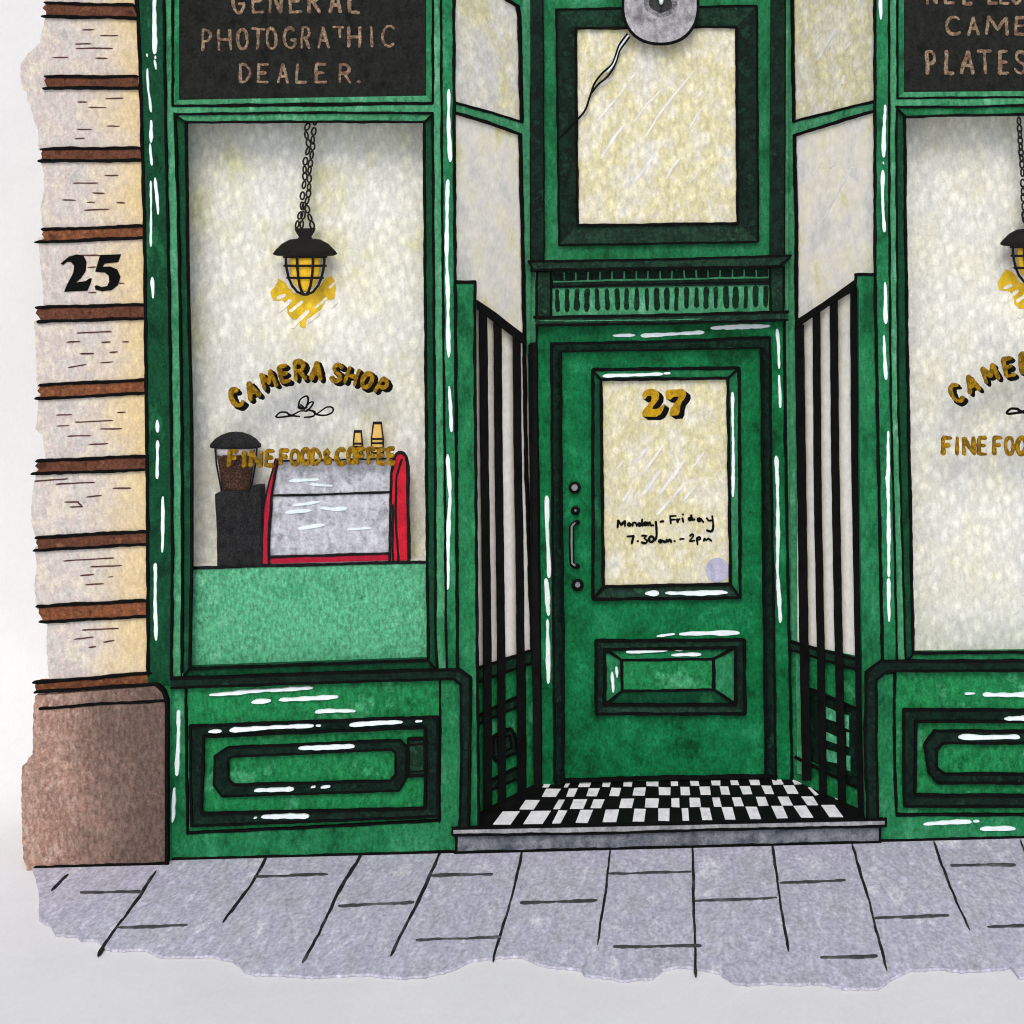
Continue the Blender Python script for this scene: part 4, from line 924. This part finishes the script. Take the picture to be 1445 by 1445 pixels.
for p in ([(1143, 1100), (1147, 1098), (1157, 1108), (1152, 1106)], [(1140, 1111), (1144, 1111), (1155, 1121), (1150, 1122)], [(1176, 1122), (1179, 1122), (1183, 1128), (1179, 1127)]): g.slab(FLOOR, p, .0022, .004, 'tile_white')
fo_ = g.build('tiled_floor'); fo_['kind'] = 'structure'; fo_['label'] = 'black and white chequered tile floor in the shop doorway'
t = thing('doorstep', front(.04).at(945, 1192), 'grey stone doorstep under the chequered floor of the entrance', 'step')
ST = front(.047)
g = Mesh(); g.slab(ST, [(639, 1169.5), (1250, 1156.5), (1250, 1166), (1000, 1171), (800, 1175), (639, 1178.5)], 0, .02, 'step_light')
g.stroke(ST, [(640, 1169), (850, 1164.5), (1250, 1156)], 2.4, .001); g.stroke(ST, [(640, 1178.5), (850, 1176), (1000, 1171), (1250, 1166)], 3.4, .001)
g.stroke(ST, [(638.5, 1168), (638.5, 1178)], 3, .001); g.stroke(ST, [(1250, 1155), (1250, 1166)], 3.4, .001); g.build('nosing', t)
g = Mesh(); S2 = front(.032)
g.slab(S2, [(643, 1175), (1242, 1163), (1242, 1200), (643, 1212)], 0, .03, 'step_dark'); g.stroke(S2, [(643.5, 1178), (643.5, 1200)], 3.2, .001); g.stroke(S2, [(1242, 1166), (1242, 1189)], 3.4, .001)
g.stroke(S2, [(642, 1203.5), (800, 1199.5), (1000, 1194.5), (1242, 1188.3)], 4, .001, jit=.7); g.build('riser', t)

# ==================================================================== FOLDING GATES
def gate(pl, bars, rail, foot, label, name_floor=None):
    base = FLOOR.at(*foot)
    t = thing('security_gate', base, label, 'gate', 'black barred gates on either side of the door')
    for pts, w in bars:
        g = Mesh(); L = [(x - w / 2, y) for x, y in pts]; Rr = [(x + w / 2, y) for x, y in pts]
        g.slab(pl, L + Rr[::-1], .0, .004, 'iron', jit=.35, step=8); g.build('bar', t)
    g = Mesh(); g.slab(pl, rail, .004, .008, 'iron', jit=.3, step=6); g.build('top_rail', t)
    return t
GLP = Plane(SL.p0 + SL.n * .03, SL.n); GRP = Plane(SR.p0 + SR.n * .03, SR.n)
tl = gate(GLP, [([(682, 436), (684, 640), (688, 900), (689, 1145)], 11.5), ([(702.5, 452), (704, 640), (707.5, 900), (709, 1142)], 11), ([(729.5, 474), (731, 640), (734, 800), (736.5, 1121)], 11), ([(752, 486), (753.5, 640), (756, 900), (761, 1108)], 11)],
     [(670, 421), (700, 441), (742, 474), (742, 488), (700, 456), (670, 433)], (725, 1128), 'black barred gate folded back on the left side of the door recess')
gate(GRP, [([(1127.5, 458), (1131, 700), (1134, 900), (1138, 1102)], 12.5), ([(1151.5, 436), (1153.5, 700), (1157.5, 900), (1161, 1125)], 10.5), ([(1176, 420), (1178, 640), (1182, 860), (1188, 1136)], 11), ([(1205.5, 400), (1207, 640), (1212, 900), (1216.5, 1150)], 12.5)],
     [(1121, 453), (1165, 424), (1208, 393), (1208, 408), (1166, 433), (1122, 464)], (1170, 1130), 'black barred gate folded back on the right side of the door recess')
# black skirting where gates meet floor
g = Mesh()
g.slab(GLP, [(672, 1152), (700, 1140), (762, 1103), (768, 1112), (720, 1150), (672, 1176)], -.01, .02, 'iron'); g.build('bottom_rail', tl)

# ==================================================================== THINGS BEHIND THE GLASS
def pendant(dx, dy, label):
    dep = -.098; pl = front(dep); k = (D - dep) / F
    P = lambda x, y, o=0: pl.at(x + dx, y + dy, o)
    t = thing('pendant_lamp', P(430, 338), label, 'lamp', 'black pendant lanterns hanging in the shop windows')
    g = Mesh()
    def chain(path):
        pts = resample(path, 7, True)
        d_acc = 0; last = pts[0]; links = [pts[0]]
        for p in pts[1:]:
            if math.dist(p, links[-1]) >= 8.0: links.append(p)
        for i, (a, b) in enumerate(zip(links[:-1], links[1:])):
            cx, cy = (a[0] + b[0]) / 2, (a[1] + b[1]) / 2; ang = math.atan2(b[1] - a[1], b[0] - a[0])
            wd = 3.0 if i % 2 else 2.2
            ring = []
            for q in range(12):
                u = 2 * math.pi * q / 12; lx, ly = 5.4 * math.cos(u), wd * math.sin(u)
                ring.append(P(cx + lx * math.cos(ang) - ly * math.sin(ang), cy + lx * math.sin(ang) + ly * math.cos(ang), (.004 if i % 2 else -.004) * math.sin(u)))
            g.tube(ring, 1.35 * k, 'iron', closed=True, n=6)
    chain(zg([(345, 20), (345, 60), (320, 110), (335, 170), (345, 210), (325, 270), (315, 340), (318, 420), (305, 490), (298, 560), (300, 620), (275, 680), (262, 735)]))
    chain(zg([(382, 20), (380, 80), (368, 150), (366, 230), (355, 300), (345, 380), (345, 450), (338, 530), (325, 580), (340, 640), (358, 690), (368, 735)]))
    chain(zg([(315, 560), (310, 620), (300, 680), (295, 735)]))
    if dx > 500: chain([(411.5, 178), (413, 200), (414.5, 225), (416.5, 250), (417.5, 280), (418.5, 305), (420, 327)])
    g.build('chain', t)
    g = Mesh(); cx = 430.5 + dx
    prof = [(.3, 322), (15, 322), (14, 326), (9, 334), (10, 336.5), (22, 338), (33, 344), (42, 353), (46, 358.5), (40, 361), (30, 361.5), (.3, 361.5)]
    g.lathe(cx, dep, [(a, b + dy) for a, b in prof], 'iron', n=32); g.build('cap', t)
    cage = [(29.5, 361), (29.3, 370), (28, 380), (25, 392), (20, 403), (12, 412), (2, 416)]
    g = Mesh()
    for q in range(8):
        a = math.pi * 2 * (q + .5) / 8
        pts = [P(430.5 + r * math.cos(a) * 1.0, y, 0.42 * r * k * math.sin(a)) for r, y in cage]
        g.tube(pts, 1.9 * k, 'iron', n=7)
    for y, r in ((375, 29), (392, 25), (362.5, 30)):
        g.tube([P(430.5 + r * math.cos(2 * math.pi * q / 24), y, 0.42 * r * k * math.sin(2 * math.pi * q / 24)) for q in range(24)], 1.8 * k, 'iron', closed=True, n=7)
    g.ball(P(430.5, 415.5), 4 * k, 4 * k, 2 * k, 'iron', 8)
    g.build('cage', t)
    g = Mesh(); g.lathe(cx, dep, [(a, b + dy) for a, b in [(21, 361), (21, 375), (19.5, 388), (15, 400), (8, 409), (1, 412)]], 'lamp_yellow', n=24); g.build('lantern_glass', t)
    L = bpy.data.lights.new('lantern_light', 'POINT'); L.energy = 0.22; L.color = (1, .86, .6); L.shadow_soft_size = .07
    lo = bpy.data.objects.new('lantern_light', L); col.objects.link(lo); lo.location = P(430.5, 424) - t.location; lo.parent = t
    return t
pendant(0, 0, 'black pendant lantern hanging on chains above the camera shop lettering of the left window')
pendant(1026, -14, 'black pendant lantern hanging in the right window at the edge of the picture')

t = thing('counter', front(-.10).at(436, 944), 'mottled light green counter behind the left shop window glass', 'counter')
CF = front(-.05)
g = Mesh(); g.slab(CF, [(250, 802), (436, 797.5), (622, 793), (622, 948), (250, 960)], 0, .02, 'counter_green')
g.stroke(CF, [(262, 802), (436, 797.5), (612, 793)], 3.4, .001); g.build('front_panel', t)
ca, cb = CF.at(250, 801), CF.at(622, 792); CT = through(ca, cb, ca + Vector((0, .3, 0)), (0, 0, 1))
g = Mesh(); v = [ca, cb, cb + Vector((0, .12, 0)), ca + Vector((0, .12, 0))]; g.v += v + [p - Vector((0, 0, .02)) for p in v]
for f in ([0, 1, 2, 3], [7, 6, 5, 4], [0, 4, 5, 1], [1, 5, 6, 2], [2, 6, 7, 3], [3, 7, 4, 0]): g.face(f, 'pale_clean')
for p in g.v: p += Vector((0, .003, 0))
g.build('worktop', t)

z3 = Z(4.516, 280, 580)
MF = front(-.07)
t = thing('espresso_machine', MF.at(470, 797), 'red and grey espresso machine on the green counter', 'coffee machine')
g = Mesh()
g.slab(MF, z3([(478, 322), (1245, 305), (1250, 400), (1250, 960), (430, 975), (430, 600)]), -.004, .09, 'steel')
g.stroke(MF, z3([(500, 320), (880, 312), (1245, 303)]), 2.6, -.002); g.stroke(MF, z3([(470, 540), (800, 532), (1222, 518)]), 3, -.002)
paint(g, MF, -.001, [(z3(p), w) for p, w in [([(587, 447), (670, 440), (758, 436)], 5), ([(717, 467), (780, 472), (850, 476)], 4), ([(610, 600), (690, 590), (765, 580)], 4.8), ([(562, 645), (640, 640), (713, 636)], 5), ([(787, 618), (860, 628), (940, 622)], 6), ([(642, 750), (720, 738), (798, 728)], 5), ([(955, 755), (1095, 747)], 4.6)]])
g.build('steel_body', t)
g = Mesh(); g.slab(MF, z3([(452, 932), (1222, 912), (1222, 952), (452, 972)]), .006, .09, 'red'); g.stroke(MF, z3([(455, 932), (800, 922), (1222, 908)]), 3, .007); g.build('base_strip', t)
lp_ = z3([(490, 308), (450, 450), (420, 600), (408, 780), (405, 972), (447, 970), (448, 780), (465, 540), (488, 400), (503, 318)])
g = Mesh(); g.slab(MF, lp_, .012, .05, 'red', jit=.3, step=5); g.stroke(MF, lp_[:5], 2.6, .013); g.stroke(MF, lp_[5:], 3.2, .013); g.build('side_panel', t)
rp_ = z3([(1245, 315), (1262, 275), (1290, 265), (1320, 290), (1332, 380), (1334, 600), (1340, 950), (1220, 955), (1222, 600), (1230, 400)])
g = Mesh(); g.slab(MF, rp_, .012, .03, 'red_bright', jit=.3, step=5); g.stroke(MF, rp_[:7], 4, .013, smooth=True); g.stroke(MF, rp_[7:] + [rp_[0]], 3.4, .013)
g.stroke(MF, z3([(1295, 310), (1262, 420), (1256, 620), (1262, 800), (1275, 950)]), 3, .013); g.stroke(MF, z3([(1240, 600), (1235, 780), (1240, 950)]), 3, .013); g.build('side_panel', t)

t = thing('coffee_grinder', front(-.15).at(337, 799), 'black coffee grinder with a hopper of brown beans left of the espresso machine', 'coffee grinder')
g = Mesh(); GF = front(-.065)
g.slab(GF, z3([(105, 530), (160, 512), (330, 512), (335, 488), (392, 484), (396, 560), (398, 700), (408, 975), (120, 990), (118, 800)]), 0, .09, 'black_body', jit=.4, step=5); g.build('body', t)
GD = -.105
g = Mesh(); g.lathe(333, GD, [(18, 693), (20, 690), (25, 655), (27.6, 641), (20, 637), (.5, 634)], 'beans', n=26, wobble=.01)
g.lathe(333, GD, [(27.4, 642), (28.5, 634), (28.8, 626), (.5, 626)], 'hopper_clear', n=26)
hk = (D - GD) / F
for s_ in (-1, 1): g.tube([front(GD).at(333 + s_ * a, y, .02) for a, y in [(20.5, 693), (27.5, 655), (30, 628)]], 1.3 * hk, 'iron', n=6)
for q in range(40):
    a = R.uniform(0, math.pi); y = R.uniform(632, 688); r = 28 - (y - 632) * .16
    g.ball(front(GD).at(333 + r * math.cos(a), y, -0.42 * r * hk * math.sin(a) if 0 else 0.42 * r * hk * math.sin(a)), .0045, .003, .0065, 'beans', 6)
g.build('bean_hopper', t)
g = Mesh(); g.lathe(332.5, GD, [(1, 609), (10, 610), (20, 613.5), (29, 619), (36, 627), (36.5, 631), (33, 632), (26, 627), (1, 625)], 'black_body', n=30); g.build('lid', t)

def bottle(cx, yt, yb, w0, w1, label):
    dep = -.12; t = thing('bottle', front(dep).at(cx, yb), label, 'bottle')
    h = yb - yt; n_ = [(w0 * .9, yt), (w0, yt + 1), (w0 * 1.02, yt + h * .05), (w0 * .95, yt + h * .08), (w1, yt + h * .42), (w1 * .96, yt + h * .46), (w1, yt + h * .8), (w1, yb)]
    g = Mesh(); g.lathe(cx, dep, n_, 'amber', n=22); g.build('bottle_body', t)
    g = Mesh(); g.lathe(cx, dep, [(.3, yt - 2), (w0 + 1, yt - 2), (w0 + 1.2, yt + 1.5), (.3, yt + 1.5)], 'iron', n=22)
    for y in (yt + h * .44, yt + h * .56, yt + h * .70, yt + h * .84): g.lathe(cx, dep, [(.3, y - 1.5), (w1 + .8, y - 1.5), (w1 + 1, y + 1.3), (.3, y + 1.3)], 'iron', n=22)
    for s_ in (-1, 1): g.tube([front(dep).at(cx + s_ * (w0 + .3), yt, .004), front(dep).at(cx + s_ * (w1 + .3), yt + h * .44, .004), front(dep).at(cx + s_ * (w1 + .3), yb, .004)], .0035, 'iron', n=6)
    g.build('black_bands', t)
bottle(505, 609, 647, 4.6, 6, 'shorter amber bottle with black bands on top of the espresso machine')
bottle(532.5, 597, 647, 5.4, 8, 'taller amber bottle with black bands on top of the espresso machine')

# ==================================================================== DISH LAMP ABOVE THE DOOR
DL = front(BACK + .075)
t = thing('wall_lamp', DP.at(932, 6), 'round grey dish lamp with dark centre and twisted cord above the door', 'lamp')
g = Mesh(); k = (D - BACK - .075) / F
def dish(r0, y0, r1, y1, mat, n=44):
    b = len(g.v)
    for r, yy in ((r0, y0), (r1, y1)):
        for q in range(n):
            a = 2 * math.pi * q / n; c, s_ = math.cos(a), math.sin(a)
            sq = (abs(c) ** 2.25 + abs(s_) ** 2.25) ** (-1 / 2.25)
            if 10 < r < 36: sq *= 1 + .08 * math.sin(2 * a + 1) + .04 * math.sin(5 * a)
            g.v.append(DL.at(932 + r * sq * c * 1.0, (8 if r > 30 else 2) + r * sq * s_ * 1.02, 0) + Vector((0, -yy, 0)))
    for q in range(n): j = (q + 1) % n; g.face([b + q, b + j, b + n + j, b + n + q], mat, True)
dish(.5, -.032, 9, -.031, 'grey_dark'); dish(9, -.031, 15, -.026, 'grey_dark'); dish(15, -.026, 22, -.020, 'grey_mid'); dish(22, -.020, 36, -.006, 'grey_metal'); dish(36, -.006, 51, .003, 'grey_metal'); dish(51, .003, 54.5, .002, 'iron'); dish(54.5, .002, 55, -.006, 'iron')
dish(55, -.006, 40, -.04, 'iron'); dish(40, -.04, 14, -.055, 'iron'); dish(14, -.055, 12, -.07, 'iron'); dish(12, -.07, .5, -.07, 'iron')
g.build('shade', t)
g = Mesh(); g.ball(DL.at(933, 1, -.018), .011, .015, .020, 'white_and_shine', 12); g.build('bulb', t)
g = Mesh(); z3a = Z(4.516, 600, 0); c1 = z3a([(1290, 215), (1262, 250), (1235, 290), (1215, 350), (1190, 410), (1140, 455), (1100, 500), (1075, 540), (1060, 585), (1045, 630), (1025, 690), (1000, 730), (955, 778)])
c2 = z3a([(1303, 232), (1270, 280), (1240, 320), (1218, 390), (1190, 450), (1150, 500), (1110, 530), (1080, 565), (1062, 590)])
for c in (c1, c2):
    pts = [DP.at(x, y, .030 + .03 * max(0, 1 - (y - 48) / 30)) for x, y in resample(c, 4, True)]
    g.tube(pts, .0052, 'iron', n=6)
c3 = [((a[0] + b[0]) / 2, (a[1] + b[1]) / 2) for a, b in zip(resample(c1, 4, True)[:14], resample(c2, 4, True)[:14])]
g.tube([DP.at(x, y, .027 + .03 * max(0, 1 - (y - 48) / 30)) for x, y in c3], .007, 'white_and_shine', n=6)
g.build('cord', t)

# ==================================================================== LIGHT, SKY, CAMERA
EL, AZ = 45.0, 1.0      # sun from the viewer's side, a little to the left
w = bpy.data.worlds.new("World"); sc.world = w; w.use_nodes = True
sky = w.node_tree.nodes.new('ShaderNodeTexSky'); sky.sky_type = 'NISHITA'; sky.sun_disc = False
sky.sun_elevation = math.radians(EL); sky.sun_rotation = math.radians(180 + AZ)
sky.air_density = 0.65; sky.dust_density = 2.2; sky.ozone_density = 0.4
bg = w.node_tree.nodes['Background']; bg.inputs[1].default_value = 0.15
w.node_tree.links.new(sky.outputs[0], bg.inputs[0])
sd = bpy.data.lights.new('sun', 'SUN'); sd.energy = 1.3; sd.angle = math.radians(32); sd.color = (1.0, .965, .91)
so = bpy.data.objects.new('sun', sd); col.objects.link(so)
frm = Vector((-math.sin(math.radians(AZ)) * math.cos(math.radians(EL)), -math.cos(math.radians(AZ)) * math.cos(math.radians(EL)), math.sin(math.radians(EL))))
so.rotation_euler = (-frm).to_track_quat('-Z', 'Y').to_euler(); so.location = frm * 12

cd = bpy.data.cameras.new('camera'); co = bpy.data.objects.new('camera', cd); col.objects.link(co)
co.location = CAM; co.rotation_euler = (math.radians(90), 0, 0)
cd.sensor_width = 36; cd.sensor_fit = 'HORIZONTAL'; cd.lens = F / 1445 * 36
cd.shift_x = (722.5 - XV) / 1445; cd.shift_y = -(722.5 - YV) / 1445
cd.clip_start = .1; cd.clip_end = 500
sc.camera = co
sc.cycles.pixel_filter_type = 'BLACKMAN_HARRIS'; sc.cycles.filter_width = 1.1
sc.view_settings.view_transform = 'Standard'; sc.view_settings.look = 'None'; sc.view_settings.gamma = 1
sc.view_settings.exposure = 0.02; sc.view_settings.use_curve_mapping = False
